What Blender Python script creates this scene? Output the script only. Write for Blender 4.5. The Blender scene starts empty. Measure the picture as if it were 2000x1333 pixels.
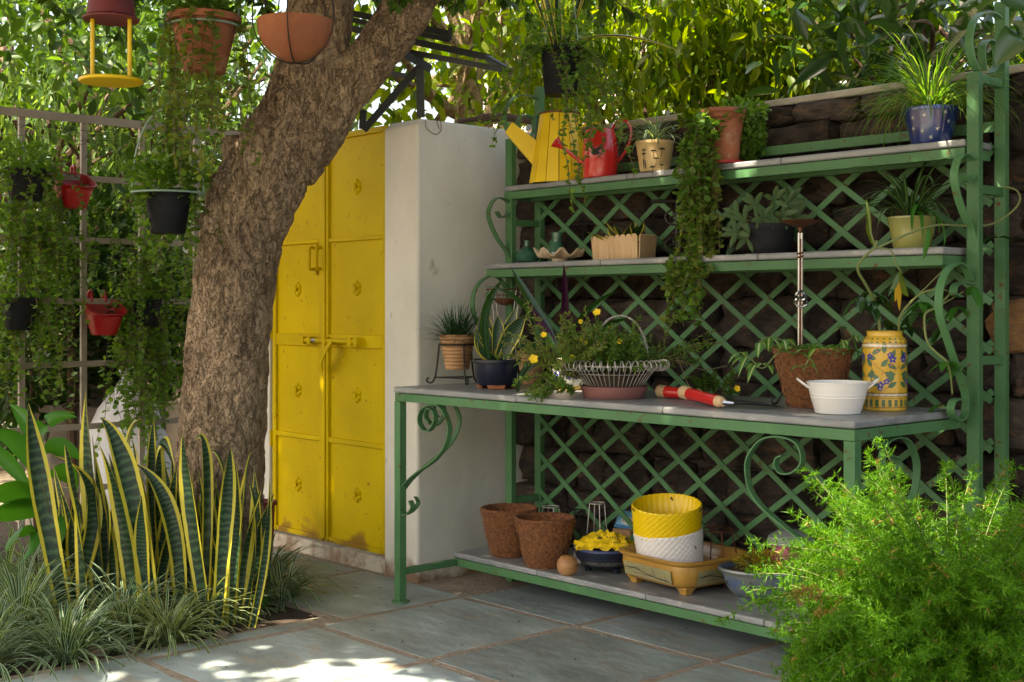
import bpy, math, random
import numpy as np
from mathutils import Vector, noise
rnd = random.Random(11)
rng = np.random.default_rng(11)
sc = bpy.context.scene
col = sc.collection
# ------------------------------------------------------------------ camera, sky, sun
FPX, HY, TH, CX, CY, CH = 2520.4, 601.4, 0.8314, 4.2803, -3.2372, 1.22
cam = bpy.data.cameras.new('camera'); camo = bpy.data.objects.new('camera', cam); col.objects.link(camo)
camo.location = (CX, CY, CH); camo.rotation_euler = (math.pi/2, 0, TH)
cam.sensor_width = 36; cam.lens = FPX/2000*36; cam.shift_y = -(666.5-HY)/2000
cam.clip_start = 0.05; cam.clip_end = 400
cam.dof.use_dof = True; cam.dof.focus_distance = 4.9; cam.dof.aperture_fstop = 14
sc.camera = camo
TS = Vector((-0.12, -0.60, 1.0)).normalized()          # towards the sun
w = bpy.data.worlds.new('World'); sc.world = w; w.use_nodes = True
nt = w.node_tree; nt.nodes.clear()
sky = nt.nodes.new('ShaderNodeTexSky'); sky.sky_type = 'NISHITA'; sky.sun_disc = False
sky.sun_elevation = math.asin(TS.z); sky.sun_rotation = math.atan2(TS.x, TS.y)
sky.dust_density = 7.0; sky.air_density = 1.0; sky.ozone_density = 0.3
bg = nt.nodes.new('ShaderNodeBackground'); bg.inputs[1].default_value = 0.15
wo = nt.nodes.new('ShaderNodeOutputWorld')
nt.links.new(sky.outputs[0], bg.inputs[0]); nt.links.new(bg.outputs[0], wo.inputs[0])
sl = bpy.data.lights.new('sun', 'SUN'); sl.energy = 4.6; sl.angle = math.radians(0.5); sl.color = (1, .93, .80)
so = bpy.data.objects.new('sun', sl); col.objects.link(so); so.rotation_euler = TS.to_track_quat('Z', 'Y').to_euler()
so.location = (0, 0, 12)
sc.view_settings.view_transform = 'Standard'; sc.view_settings.look = 'None'
sc.view_settings.exposure = 2.25; sc.view_settings.gamma = 1; sc.view_settings.use_curve_mapping = False
sc.view_settings.use_white_balance = True; sc.view_settings.white_balance_temperature = 7600; sc.view_settings.white_balance_tint = 10
sc.cycles.use_denoising = True; sc.cycles.max_bounces = 8; sc.cycles.diffuse_bounces = 4
sc.cycles.glossy_bounces = 2; sc.cycles.transmission_bounces = 4; sc.cycles.use_adaptive_sampling = True
sc.cycles.caustics_reflective = False; sc.cycles.caustics_refractive = False

# ------------------------------------------------------------------ helpers
FW = Vector((-math.sin(TH), math.cos(TH), 0)); RT = Vector((math.cos(TH), math.sin(TH), 0)); UP = Vector((0, 0, 1))
CAM = Vector((CX, CY, CH))
def W(px, py, x=None, y=None, z=None, d=None):
    """world point seen in that direction, on the given plane or at the given distance"""
    r = FW + RT*((px-1000)/FPX); k = (HY-py)/FPX
    if z is not None: t = (z-CH)/k
    elif x is not None: t = (x-CX)/r.x
    elif y is not None: t = (y-CY)/r.y
    else: t = d
    return CAM + r*t + UP*(k*t)
def dep(p): return (Vector(p)-CAM).dot(FW)
def mpp(p): return dep(p)/FPX

def wloc(o):
    p = Vector((0, 0, 0))
    while o is not None: p += o.location; o = o.parent
    return p
def link(o, parent=None):
    col.objects.link(o)
    if parent is not None: o.parent = parent
    return o
def tag(o, label=None, cat=None, group=None, kind=None):
    if label: o['label'] = label
    if cat: o['category'] = cat
    if group: o['group'] = group
    if kind: o['kind'] = kind
    return o
def thing(name, label, cat, loc, group=None):
    o = bpy.data.objects.new(name, None); o.empty_display_size = .05
    o.location = Vector(loc); link(o); return tag(o, label, cat, group)

class MB:
    def __init__(s): s.v = []; s.f = []
    def add(s, vs, fs):
        n = len(s.v); s.v += [tuple(v) for v in vs]; s.f += [tuple(i+n for i in f) for f in fs]
    def box(s, x0, x1, y0, y1, z0, z1):
        s.add([(x, y, z) for x in (x0, x1) for y in (y0, y1) for z in (z0, z1)],
              [(0, 1, 3, 2), (4, 6, 7, 5), (0, 4, 5, 1), (2, 3, 7, 6), (0, 2, 6, 4), (1, 5, 7, 3)]); return s
    def beam(s, a, b, w, h, up=(0, 0, 1)):
        a = Vector(a); b = Vector(b); t = (b-a).normalized(); x = t.cross(Vector(up))
        if x.length < 1e-4: x = Vector((1, 0, 0))
        x.normalize(); n = x.cross(t); vs = []
        for p in (a, b):
            for i, j in ((-1, -1), (1, -1), (1, 1), (-1, 1)): vs.append(p + x*(i*w/2) + n*(j*h/2))
        s.add(vs, [(3, 2, 1, 0), (4, 5, 6, 7), (0, 1, 5, 4), (1, 2, 6, 5), (2, 3, 7, 6), (3, 0, 4, 7)]); return s
    def tube(s, pts, r, seg=8, cap=True):
        pts = [Vector(p) for p in pts]; n = len(pts)
        rs = r if isinstance(r, (list, tuple)) else [r]*n
        t0 = (pts[1]-pts[0]).normalized(); a = t0.orthogonal().normalized(); vs = []
        for i, p in enumerate(pts):
            t = (pts[min(i+1, n-1)]-pts[max(i-1, 0)]).normalized()
            a = (a - t*a.dot(t)).normalized(); b = t.cross(a)
            for k in range(seg):
                q = 2*math.pi*k/seg; vs.append(p + (a*math.cos(q)+b*math.sin(q))*rs[i])
        fs = [(i*seg+k, i*seg+(k+1) % seg, (i+1)*seg+(k+1) % seg, (i+1)*seg+k) for i in range(n-1) for k in range(seg)]
        if cap: fs += [tuple(range(seg))[::-1], tuple((n-1)*seg+k for k in range(seg))]
        s.add(vs, fs); return s
    def lathe(s, c, prof, seg=36, rf=None, sx=1, sy=1, ang=0, tilt=None):
        c = Vector(c); vs = []; ca, sa = math.cos(ang), math.sin(ang)
        for i, (r, z) in enumerate(prof):
            for k in range(seg):
                q = 2*math.pi*k/seg; m = rf(q, i, z) if rf else 1
                x = r*m*math.cos(q)*sx; y = r*m*math.sin(q)*sy
                v = Vector((x*ca-y*sa, x*sa+y*ca, z))
                if tilt: v = tilt @ v
                vs.append(c+v)
        n = len(prof)
        fs = [(i*seg+k, i*seg+(k+1) % seg, (i+1)*seg+(k+1) % seg, (i+1)*seg+k) for i in range(n-1) for k in range(seg)]
        if prof[0][0] > 1e-5: fs.append(tuple(range(seg))[::-1])
        if prof[-1][0] > 1e-5: fs.append(tuple((n-1)*seg+k for k in range(seg)))
        s.add(vs, fs); return s
    def strap(s, pts, wv, t=.004):
        pts = [Vector(p) for p in pts]; wv = Vector(wv); wn = wv.normalized(); n = len(pts); vs = []
        for i, p in enumerate(pts):
            tt = (pts[min(i+1, n-1)]-pts[max(i-1, 0)]).normalized(); nn = tt.cross(wn).normalized()*(t/2)
            for a, b in ((-1, -1), (1, -1), (1, 1), (-1, 1)): vs.append(p + wv*(a/2) + nn*b)
        fs = [(i*4+k, i*4+(k+1) % 4, (i+1)*4+(k+1) % 4, (i+1)*4+k) for i in range(n-1) for k in range(4)]
        fs += [(3, 2, 1, 0), tuple((n-1)*4+k for k in range(4))]
        s.add(vs, fs); return s
    def poly(s, pts): s.add(pts, [tuple(range(len(pts)))]); return s
    def build(s, name, mat, parent=None, smooth=True, bev=0, ang=35):
        me = bpy.data.meshes.new(name); o = bpy.data.objects.new(name, me)
        off = wloc(parent) if parent is not None else Vector((0, 0, 0))
        me.from_pydata([(v[0]-off.x, v[1]-off.y, v[2]-off.z) for v in s.v], [], s.f)
        me.materials.append(mat)
        if smooth:
            me.polygons.foreach_set('use_smooth', [True]*len(me.polygons))
            me.set_sharp_from_angle(angle=math.radians(ang))
        me.update()
        if bev:
            m = o.modifiers.new('bevel', 'BEVEL'); m.width = bev; m.segments = 2; m.limit_method = 'ANGLE'
            m.angle_limit = math.radians(40)
        return link(o, parent)

def catmull(P, n=8, closed=False):
    P = [Vector(p) for p in P]; out = []; m = len(P)
    for i in range(m-1):
        a = P[max(i-1, 0)]; b = P[i]; c = P[i+1]; d = P[min(i+2, m-1)]
        for k in range(n):
            t = k/n; out.append(0.5*((2*b)+(c-a)*t+(2*a-5*b+4*c-d)*t*t+(3*b-a-3*c+d)*t**3))
    out.append(P[-1]); return out

def npmesh(name, V, F, mat, parent=None, uv=None, smooth=False):
    me = bpy.data.meshes.new(name); o = bpy.data.objects.new(name, me)
    V = np.asarray(V, dtype=np.float64).reshape(-1, 3)
    if parent is not None: V = V - np.array(wloc(parent))
    F = np.asarray(F, dtype=np.int32); m, k = F.shape
    me.vertices.add(len(V)); me.vertices.foreach_set('co', V.astype(np.float32).ravel())
    me.loops.add(m*k); me.loops.foreach_set('vertex_index', F.ravel())
    me.polygons.add(m); me.polygons.foreach_set('loop_start', np.arange(0, m*k, k, dtype=np.int32))
    if smooth: me.polygons.foreach_set('use_smooth', np.ones(m, dtype=bool))
    if uv is not None:
        l = me.uv_layers.new(name='UVMap'); l.data.foreach_set('uv', uv[F.ravel()].astype(np.float32).ravel())
    me.update(calc_edges=True); me.validate(); me.materials.append(mat)
    return link(o, parent)

TPL = {
 'diamond': ([(0, 0, 0), (.42, -.5, .10), (1, 0, -.06), (.42, .5, .10)], [(0, 1, 2), (0, 2, 3)]),
 'oval': ([(0, 0, 0), (.3, -.46, .05), (.3, 0, -.03), (.3, .46, .05), (.68, -.40, .02), (.68, 0, -.06), (.68, .40, .02), (1, 0, -.16)],
          [(0, 1, 2), (0, 2, 3), (1, 4, 5), (1, 5, 2), (2, 5, 6), (2, 6, 3), (4, 7, 5), (5, 7, 6)]),
 'round': ([(0, 0, 0), (.3, -.42, .05), (.78, -.42, .05), (1, 0, 0), (.78, .42, .05), (.3, .42, .05)],
           [(0, 1, 2), (0, 2, 3), (0, 3, 4), (0, 4, 5)]),
 'willow': ([(0, 0, 0), (.3, -.5, .0), (.3, .5, .0), (.65, -.42, -.1), (.65, .42, -.1), (1, 0, -.3)],
            [(0, 1, 2), (1, 3, 4), (1, 4, 2), (3, 5, 4)]),
 'needle': ([(0, -.5, 0), (0, .5, 0), (1, 0, 0)], [(0, 1, 2)]),
}
def unit(a): return a/np.maximum(np.linalg.norm(a, axis=1, keepdims=True), 1e-9)
def leaves(name, P, D, N, L, Wd, tm, mat, parent, smooth=False):
    P = np.asarray(P, float); n = len(P); D = unit(np.asarray(D, float)); N = np.asarray(N, float)
    X = np.cross(D, N); bad = np.linalg.norm(X, axis=1) < 1e-3; X[bad] = np.cross(D[bad], [1., 0, 0.3]); X = unit(X)
    Nn = np.cross(X, D); L = np.broadcast_to(L, (n,)); Wd = np.broadcast_to(Wd, (n,))
    tv, tf = TPL[tm]; tv = np.array(tv); tf = np.array(tf)
    V = (P[:, None] + D[:, None]*(tv[None, :, 0:1]*L[:, None, None]) + X[:, None]*(tv[None, :, 1:2]*Wd[:, None, None])
         + Nn[:, None]*(tv[None, :, 2:3]*L[:, None, None]))
    F = tf[None]+np.arange(n)[:, None, None]*len(tv)
    uv = np.tile(np.stack([tv[:, 1]+.5, tv[:, 0]], 1), (n, 1))
    return npmesh(name, V.reshape(-1, 3), F.reshape(-1, 3), mat, parent, uv, smooth)
def rdir(n, up=0.0, spread=1.0):
    a = rng.normal(size=(n, 3))*spread; a[:, 2] += up; return unit(a)

def blades(name, base, az, e0, L, wd, droop, mat, parent, k=7, fold=.18, jit=.15):
    base = np.asarray(base, float); n = len(base)
    az = np.broadcast_to(az, (n,)); e0 = np.broadcast_to(e0, (n,)); L = np.broadcast_to(L, (n,))
    wd = np.broadcast_to(wd, (n,)); droop = np.broadcast_to(droop, (n,))
    t = np.linspace(0, 1, k); el = e0[:, None]-droop[:, None]*t[None]**1.3
    azt = az[:, None]+rng.normal(size=(n, 1))*jit*t[None]
    dx = np.cos(el)*np.cos(azt); dy = np.cos(el)*np.sin(azt); dz = np.sin(el)
    st = (L/(k-1))[:, None]; Dv = np.stack([dx, dy, dz], 2)*st[..., None]
    P = np.concatenate([np.zeros((n, 1, 3)), np.cumsum(Dv[:, :-1], 1)], 1)+base[:, None]
    S = np.stack([-np.sin(azt), np.cos(azt), np.zeros_like(azt)], 2)
    wp = wd[:, None]*np.minimum(1, .55+1.5*t)[None]*np.sqrt(np.maximum(1-t**2.5, 0.0))[None]
    Nv = np.cross(S, Dv/st[..., None])
    A = P-S*wp[..., None]/2; C = P+S*wp[..., None]/2; B = P+Nv*(wp*fold)[..., None]
    V = np.stack([A, B, C], 2).reshape(-1, 3)
    f = []
    for i in range(k-1):
        for c in range(2): f.append((i*3+c, i*3+c+1, (i+1)*3+c+1, (i+1)*3+c))
    f = np.array(f); F = (f[None]+np.arange(n)[:, None, None]*(3*k)).reshape(-1, 4)
    uvt = np.array([(c/2, tt) for tt in t for c in range(3)]); uv = np.tile(uvt, (n, 1))
    return npmesh(name, V, F, mat, parent, uv, True), P

# ------------------------------------------------------------------ materials
def newmat(name):
    m = bpy.data.materials.new(name); m.use_nodes = True; t = m.node_tree; t.nodes.clear()
    out = t.nodes.new('ShaderNodeOutputMaterial'); return m, t, out
def nd(t, kind, **kw):
    n = t.nodes.new('ShaderNode'+kind)
    for k, v in kw.items():
        if k.startswith('i_'):
            kk = k[2:]; n.inputs[int(kk) if kk.isdigit() else kk].default_value = v
        else: setattr(n, k, v)
    return n
def c4(c): return (c[0], c[1], c[2], 1)
def objvec(t, stretch=(1, 1, 1)):
    tc = nd(t, 'TexCoord'); oi = nd(t, 'ObjectInfo'); mm = nd(t, 'Math', operation='MULTIPLY', i_1=37.0)
    t.links.new(oi.outputs['Random'], mm.inputs[0])
    mp = nd(t, 'Mapping'); mp.inputs['Scale'].default_value = stretch
    t.links.new(tc.outputs['Object'], mp.inputs['Vector'])
    va = nd(t, 'VectorMath', operation='ADD'); t.links.new(mp.outputs[0], va.inputs[0]); t.links.new(mm.outputs[0], va.inputs[1])
    return va.outputs[0], oi
def M(name, c1, c2=None, rough=.6, metal=0, sc_=6, bump=0, bsc=60, spec=.5, stretch=(1, 1, 1), lo=.35, hi=.65,
      c3=None, sc3=14, t3=.62, w3=.06, var=0, coat=0, detail=6, rough3=None, zdirt=None):
    m, t, out = newmat(name); L = t.links.new
    p = nd(t, 'BsdfPrincipled'); L(p.outputs[0], out.inputs[0])
    p.inputs['Roughness'].default_value = rough; p.inputs['Metallic'].default_value = metal
    p.inputs['Specular IOR Level'].default_value = spec; p.inputs['Coat Weight'].default_value = coat
    vec, oi = objvec(t, stretch)
    if c2 is None: c2 = [x*.8 for x in c1]
    n1 = nd(t, 'TexNoise'); n1.inputs['Scale'].default_value = sc_; n1.inputs['Detail'].default_value = detail
    n1.inputs['Roughness'].default_value = .6
    L(vec, n1.inputs['Vector'])
    mr = nd(t, 'MapRange'); mr.inputs[1].default_value = lo; mr.inputs[2].default_value = hi; L(n1.outputs[0], mr.inputs[0])
    mx = nd(t, 'MixRGB'); mx.inputs[1].default_value = c4(c1); mx.inputs[2].default_value = c4(c2); L(mr.outputs[0], mx.inputs[0])
    cur = mx.outputs[0]
    if c3 is not None:
        n3 = nd(t, 'TexNoise'); n3.inputs['Scale'].default_value = sc3; n3.inputs['Detail'].default_value = 8; L(vec, n3.inputs['Vector'])
        n3.inputs['Roughness'].default_value = .7
        r3 = nd(t, 'MapRange'); r3.inputs[1].default_value = t3; r3.inputs[2].default_value = t3+w3; L(n3.outputs[0], r3.inputs[0])
        m3 = nd(t, 'MixRGB'); m3.inputs[2].default_value = c4(c3); L(r3.outputs[0], m3.inputs[0]); L(cur, m3.inputs[1]); cur = m3.outputs[0]
        if rough3 is not None:
            rr = nd(t, 'MapRange'); rr.inputs[3].default_value = rough; rr.inputs[4].default_value = rough3
            L(r3.outputs[0], rr.inputs[0]); L(rr.outputs[0], p.inputs['Roughness'])
    if zdirt is not None:      # (z0, z1, colour): splash dirt rising from the ground, broken by noise
        ge = nd(t, 'NewGeometry'); sx = nd(t, 'SeparateXYZ'); L(ge.outputs['Position'], sx.inputs[0])
        n4 = nd(t, 'TexNoise'); n4.inputs['Scale'].default_value = 7; n4.inputs['Detail'].default_value = 8; L(ge.outputs['Position'], n4.inputs['Vector'])
        ma = nd(t, 'Math', operation='MULTIPLY_ADD'); ma.inputs[1].default_value = .35; L(n4.outputs[0], ma.inputs[0]); L(sx.outputs[2], ma.inputs[2])
        r4 = nd(t, 'MapRange'); r4.inputs[1].default_value = zdirt[0]+.175; r4.inputs[2].default_value = zdirt[1]+.175
        r4.inputs[3].default_value = 1; r4.inputs[4].default_value = 0; L(ma.outputs[0], r4.inputs[0])
        m4 = nd(t, 'MixRGB'); m4.inputs[2].default_value = c4(zdirt[2]); L(r4.outputs[0], m4.inputs[0]); L(cur, m4.inputs[1]); cur = m4.outputs[0]
    if var:
        hs = nd(t, 'HueSaturation'); v = nd(t, 'MapRange'); v.inputs[3].default_value = 1-var; v.inputs[4].default_value = 1+var
        L(oi.outputs['Random'], v.inputs[0]); L(v.outputs[0], hs.inputs['Value']); L(cur, hs.inputs['Color']); cur = hs.outputs[0]
    L(cur, p.inputs['Base Color'])
    if bump:
        nb = nd(t, 'TexNoise'); nb.inputs['Scale'].default_value = bsc; nb.inputs['Detail'].default_value = 7; L(vec, nb.inputs['Vector'])
        b = nd(t, 'Bump'); b.inputs['Strength'].default_value = bump; b.inputs['Distance'].default_value = .01
        L(nb.outputs[0], b.inputs['Height']); L(b.outputs[0], p.inputs['Normal'])
    return m
def leafM(name, cs, trans=.35, rough=.45, edge=None, edgew=.30, tcol=None, stripe=None, spec=.22):
    """leaf: colour drawn per leaf, light passes through; edge = margin colour"""
    m, t, out = newmat(name); L = t.links.new
    ge = nd(t, 'NewGeometry'); cr = nd(t, 'ValToRGB'); L(ge.outputs['Random Per Island'], cr.inputs[0])
    el = cr.color_ramp.elements
    while len(el) < len(cs): el.new(.5)
    for i, c in enumerate(cs): el[i].position = i/max(1, len(cs)-1); el[i].color = c4(c)
    cur = cr.outputs[0]
    if edge is not None or stripe is not None:
        uv = nd(t, 'UVMap'); sx = nd(t, 'SeparateXYZ'); L(uv.outputs[0], sx.inputs[0])
        a = nd(t, 'Math', operation='SUBTRACT', i_1=.5); L(sx.outputs[0], a.inputs[0])
        b = nd(t, 'Math', operation='ABSOLUTE'); L(a.outputs[0], b.inputs[0])
    if stripe is not None:
        r = nd(t, 'MapRange'); r.inputs[1].default_value = .10; r.inputs[2].default_value = .16; r.inputs[3].default_value = 1; r.inputs[4].default_value = 0
        L(b.outputs[0], r.inputs[0]); mx = nd(t, 'MixRGB'); mx.inputs[2].default_value = c4(stripe); L(r.outputs[0], mx.inputs[0]); L(cur, mx.inputs[1]); cur = mx.outputs[0]
    if edge is not None:
        r = nd(t, 'MapRange'); r.inputs[1].default_value = edgew; r.inputs[2].default_value = edgew+.05
        L(b.outputs[0], r.inputs[0]); mx = nd(t, 'MixRGB'); mx.inputs[2].default_value = c4(edge); L(r.outputs[0], mx.inputs[0]); L(cur, mx.inputs[1]); cur = mx.outputs[0]
    p = nd(t, 'BsdfPrincipled'); p.inputs['Roughness'].default_value = rough; p.inputs['Specular IOR Level'].default_value = spec
    L(cur, p.inputs['Base Color'])
    tr = nd(t, 'BsdfTranslucent'); g = nd(t, 'MixRGB', blend_type='MULTIPLY'); g.inputs[0].default_value = 1
    g.inputs[2].default_value = c4(tcol or (2.6, 2.3, .7)); L(cur, g.inputs[1]); L(g.outputs[0], tr.inputs[0])
    ms = nd(t, 'MixShader'); ms.inputs[0].default_value = trans; L(p.outputs[0], ms.inputs[1]); L(tr.outputs[0], ms.inputs[2]); L(ms.outputs[0], out.inputs[0])
    return m

m_green = M('green_paint', (.052, .152, .060), (.075, .195, .082), rough=.5, spec=.3, sc_=5, c3=(.12, .05, .02), sc3=26, t3=.615, w3=.03, bump=.22, bsc=34, rough3=.85, var=.10)
m_slab = M('grey_marble', (.27, .28, .28), (.17, .185, .195), rough=.38, sc_=5, stretch=(1, 2.5, 3), c3=(.40, .39, .36), sc3=9, t3=.58, w3=.1, bump=.06, bsc=40)
m_wall = M('white_plaster', (.72, .70, .62), (.57, .555, .48), rough=.85, sc_=2.6, bump=.25, bsc=12, c3=(.42, .39, .32), sc3=11, t3=.62, w3=.10, stretch=(1, 1, .5), detail=9, zdirt=(.02, .09, (.24, .15, .09)))
m_plinth = M('stained_render', (.55, .50, .40), (.28, .19, .12), rough=.85, sc_=12, bump=.5, bsc=25, lo=.42, hi=.62)
m_yellow = M('yellow_paint', (.64, .47, .003), (.52, .37, .003), rough=.55, spec=.15, sc_=2.2, bump=.35, bsc=5, c3=(.30, .14, .012), sc3=30, t3=.63, w3=.04, zdirt=(.085, .125, (.30, .17, .02)), detail=8)
m_slate = M('slate_paving', (.33, .41, .425), (.195, .235, .23), rough=.5, sc_=2.6, c3=(.33, .26, .18), sc3=4.2, t3=.53, w3=.20, bump=.55, bsc=11, var=.16, stretch=(1, 1.8, 1), lo=.36, hi=.64, detail=9)
m_grout = M('grout', (.34, .28, .22), (.24, .195, .15), rough=.9, sc_=20, bump=.5, bsc=70)
m_soil = M('soil', (.055, .035, .022), (.025, .018, .012), rough=.95, sc_=25, bump=.8, bsc=50)
m_earth = M('bare_earth', (.16, .12, .08), (.09, .075, .05), rough=.95, sc_=3, bump=.6, bsc=20)
m_stone = M('rubble_stone', (.066, .052, .042), (.024, .021, .019), rough=.95, spec=.2, sc_=5, bump=1, bsc=9, var=.5, c3=(.11, .062, .038), sc3=3, t3=.55, w3=.1)
m_ochre = M('ochre_stone', (.36, .19, .07), (.22, .12, .06), rough=.9, sc_=9, bump=.8, bsc=22, var=.2)
m_mortar = M('mortar', (.07, .055, .045), (.035, .03, .026), rough=.95, sc_=15, bump=1, bsc=40)
m_coping = M('coping', (.42, .39, .33), (.30, .27, .22), rough=.9, sc_=8, bump=.4, bsc=40)
m_terra = M('terracotta', (.36, .125, .055), (.25, .085, .04), rough=.8, sc_=5, bump=.2, bsc=40, c3=(.46, .30, .20), sc3=6, t3=.58, w3=.15)
m_tan = M('tan_clay', (.46, .27, .13), (.36, .20, .09), rough=.65, sc_=8, bump=.1)
m_blackp = M('black_plastic', (.008, .010, .012), (.014, .016, .018), rough=.6, spec=.12, sc_=9, bump=.05)
m_greyp = M('dark_grey_plastic', (.012, .013, .016), (.02, .021, .024), spec=.12, rough=.6, sc_=9)
m_redp = M('red_plastic', (.42, .012, .018), (.33, .010, .014), rough=.35, sc_=6)
m_redt = M('red_enamel', (.62, .022, .020), (.52, .016, .016), rough=.22, sc_=4, coat=.4)
m_maroon = M('faded_maroon_paint', (.16, .022, .026), (.11, .016, .018), rough=.6, sc_=6, bump=.1)
m_iron = M('black_iron', (.012, .011, .010), (.03, .022, .016), rough=.55, metal=.3, sc_=30, bump=.2)
m_darkang = M('dark_angle_iron', (.015, .020, .020), (.028, .034, .034), rough=.6, sc_=12)
m_wire = M('galvanised_wire', (.62, .60, .56), (.42, .38, .32), rough=.35, metal=.5, sc_=60)
m_hoop = M('pale_green_hoop', (.24, .36, .28), (.18, .28, .22), rough=.5)
m_cream = M('cream_paint', (.34, .29, .23), (.26, .22, .175), rough=.55, sc_=7, bump=.1)
m_coir = M('coir_fibre', (.30, .115, .042), (.10, .038, .015), rough=.95, sc_=75, bump=1, bsc=190, stretch=(1, 1, 1.3), lo=.36, hi=.64, detail=9)
m_fibre = M('coir_hair', (.36, .16, .06), (.22, .09, .035), rough=.9)
m_olive = M('olive_glaze', (.30, .30, .09), (.24, .24, .07), rough=.25, sc_=3, coat=.3)
m_bluegl = M('dark_blue_glaze', (.008, .012, .032), (.014, .018, .028), rough=.35, sc_=8, spec=.35)
m_cobalt = M('cobalt_glaze', (.012, .035, .17), (.010, .022, .10), rough=.2, sc_=5, coat=.5)
m_bluegrey = M('mottled_blue_glaze', (.085, .13, .20), (.12, .13, .10), rough=.3, sc_=5, coat=.4, c3=(.05, .09, .22), sc3=6, t3=.55, w3=.08)
m_stoneband = M('rough_stone_band', (.12, .12, .11), (.07, .07, .07), rough=.85, sc_=40, bump=.8, bsc=70)
m_ochregl = M('ochre_glaze', (.42, .235, .045), (.32, .16, .03), rough=.32, sc_=5, coat=.3, c3=(.26, .13, .04), sc3=12, t3=.6, w3=.1)
m_panel = M('sage_panel_glaze', (.27, .25, .12), (.22, .20, .10), rough=.4)
m_ink = M('dark_ink', (.02, .016, .02), rough=.6)
m_wood = M('turned_wood', (.42, .22, .09), (.30, .14, .05), rough=.5, sc_=6, stretch=(1, 1, 6))
m_palewood = M('pale_wood', (.60, .42, .24), (.50, .33, .17), rough=.65, sc_=14, stretch=(1, 1, .2), bump=.1)
m_whitep = M('white_enamel', (.74, .74, .72), (.68, .68, .66), rough=.28, sc_=4, coat=.3)
m_white = M('white_woven_plastic', (.76, .75, .73), (.66, .65, .63), rough=.4)
m_yelp = M('yellow_woven_plastic', (.82, .58, .01), (.74, .50, .008), rough=.4)
m_steel = M('steel', (.10, .105, .11), (.05, .052, .055), rough=.28, metal=.9)
m_chrome = M('bright_steel', (.55, .55, .55), rough=.2, metal=1)
m_rust = M('rusty_brown_iron', (.14, .045, .02), (.07, .025, .015), rough=.5, metal=.4, sc_=30, bump=.2)
m_mauve = M('mauve_plastic', (.30, .135, .12), (.25, .11, .10), rough=.5)
m_shell = M('sea_shell', (.62, .50, .36), (.38, .27, .17), rough=.6, sc_=16, bump=.3, bsc=50)
m_vgreen = M('green_glass_bottle', (.05, .16, .10), (.035, .11, .07), rough=.25, coat=.4)
m_vyel = M('yellow_ceramic', (.66, .42, .05), (.56, .34, .04), rough=.18, sc_=5, coat=.5)
m_dgreen = M('leaf_green_glaze', (.045, .13, .06), rough=.3)
m_dblue = M('blue_glaze', (.02, .03, .30), rough=.3)
m_dwhite = M('white_glaze', (.62, .62, .55), rough=.3)
m_brownline = M('brown_line_glaze', (.12, .07, .03), rough=.4)
m_pinkdot = M('pink_glaze', (.55, .12, .12), rough=.4)
m_creampot = M('cream_glaze', (.60, .43, .20), (.46, .32, .14), rough=.35, sc_=7, c3=(.30, .30, .12), sc3=7, t3=.57, w3=.12)
m_bluecard = M('blue_card', (.16, .50, .72), (.24, .58, .76), rough=.55)
m_sack = M('white_sack', (.62, .63, .66), (.50, .51, .54), rough=.7, sc_=5, bump=.4, bsc=12)
m_conc = M('weathered_concrete', (.20, .165, .125), (.11, .095, .075), rough=.9, sc_=5, bump=.6, bsc=30)
m_pink = M('pink_pot_paint', (.42, .10, .14), (.34, .08, .10), rough=.6)
m_greyst = M('grey_pot_top', (.22, .23, .24), (.15, .16, .17), rough=.7)
m_house = M('pale_house_plaster', (.78, .68, .64), (.70, .60, .56), rough=.85, sc_=1)
m_dkglass = M('dark_window', (.03, .035, .04), rough=.15)
m_twig = M('twig', (.10, .06, .035), (.06, .035, .02), rough=.85, sc_=20, bump=.3)
m_stem = M('green_stem', (.16, .20, .06), (.12, .16, .05), rough=.6)
m_redstem = M('reddish_stem', (.14, .075, .035), (.10, .09, .035), rough=.6)
m_pebble = M('pebble', (.22, .15, .10), (.14, .10, .08), rough=.85, var=.3, bump=.4, bsc=20, sc_=9)
m_flower = M('yellow_petal', (.85, .62, .02), (.78, .50, .01), rough=.6)
m_bagy = M('yellow_bag', (.82, .60, .03), (.70, .48, .02), rough=.25)

l_dark = leafM('dark_leaf', [(.012, .036, .009), (.024, .062, .014), (.035, .082, .018)], .28, .4)
l_mid = leafM('mid_leaf', [(.016, .046, .010), (.032, .080, .015), (.065, .135, .022), (.022, .058, .012)], .38, .45)
l_lime = leafM('lime_leaf', [(.026, .060, .006), (.060, .115, .010), (.105, .165, .014), (.13, .17, .014), (.038, .080, .008)], .55, .42, tcol=(2.5, 2.4, .35))
l_will = leafM('willow_leaf', [(.05, .10, .035), (.08, .16, .05), (.12, .20, .06)], .42, .5)
l_vine = leafM('vine_leaf', [(.06, .14, .022), (.09, .19, .03), (.13, .24, .045), (.05, .12, .02)], .40, .4)
l_vpale = leafM('yellowing_sunlit_leaf', [(.09, .17, .03), (.13, .22, .04), (.19, .22, .05), (.06, .13, .03)], .35, .45)
l_gloss = leafM('glossy_leaf', [(.02, .06, .015), (.03, .085, .02)], .25, .22, spec=.6)
l_broad = leafM('broad_leaf', [(.035, .14, .02), (.05, .19, .025)], .35, .35)
l_tuft = leafM('striped_grass', [(.06, .12, .05), (.09, .16, .07)], .30, .45, edge=(.36, .42, .24), edgew=.26)
l_tuft2 = leafM('pale_striped_grass', [(.03, .09, .04), (.05, .12, .055)], .30, .45, edge=(.32, .40, .29), edgew=.26)
l_spider = leafM('dark_spider_leaf', [(.02, .065, .015), (.04, .10, .025)], .25, .35, stripe=(.14, .22, .09))
l_grass = leafM('bright_grass', [(.05, .15, .02), (.08, .20, .03), (.11, .22, .04), (.14, .20, .05)], .42, .45)
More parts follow.
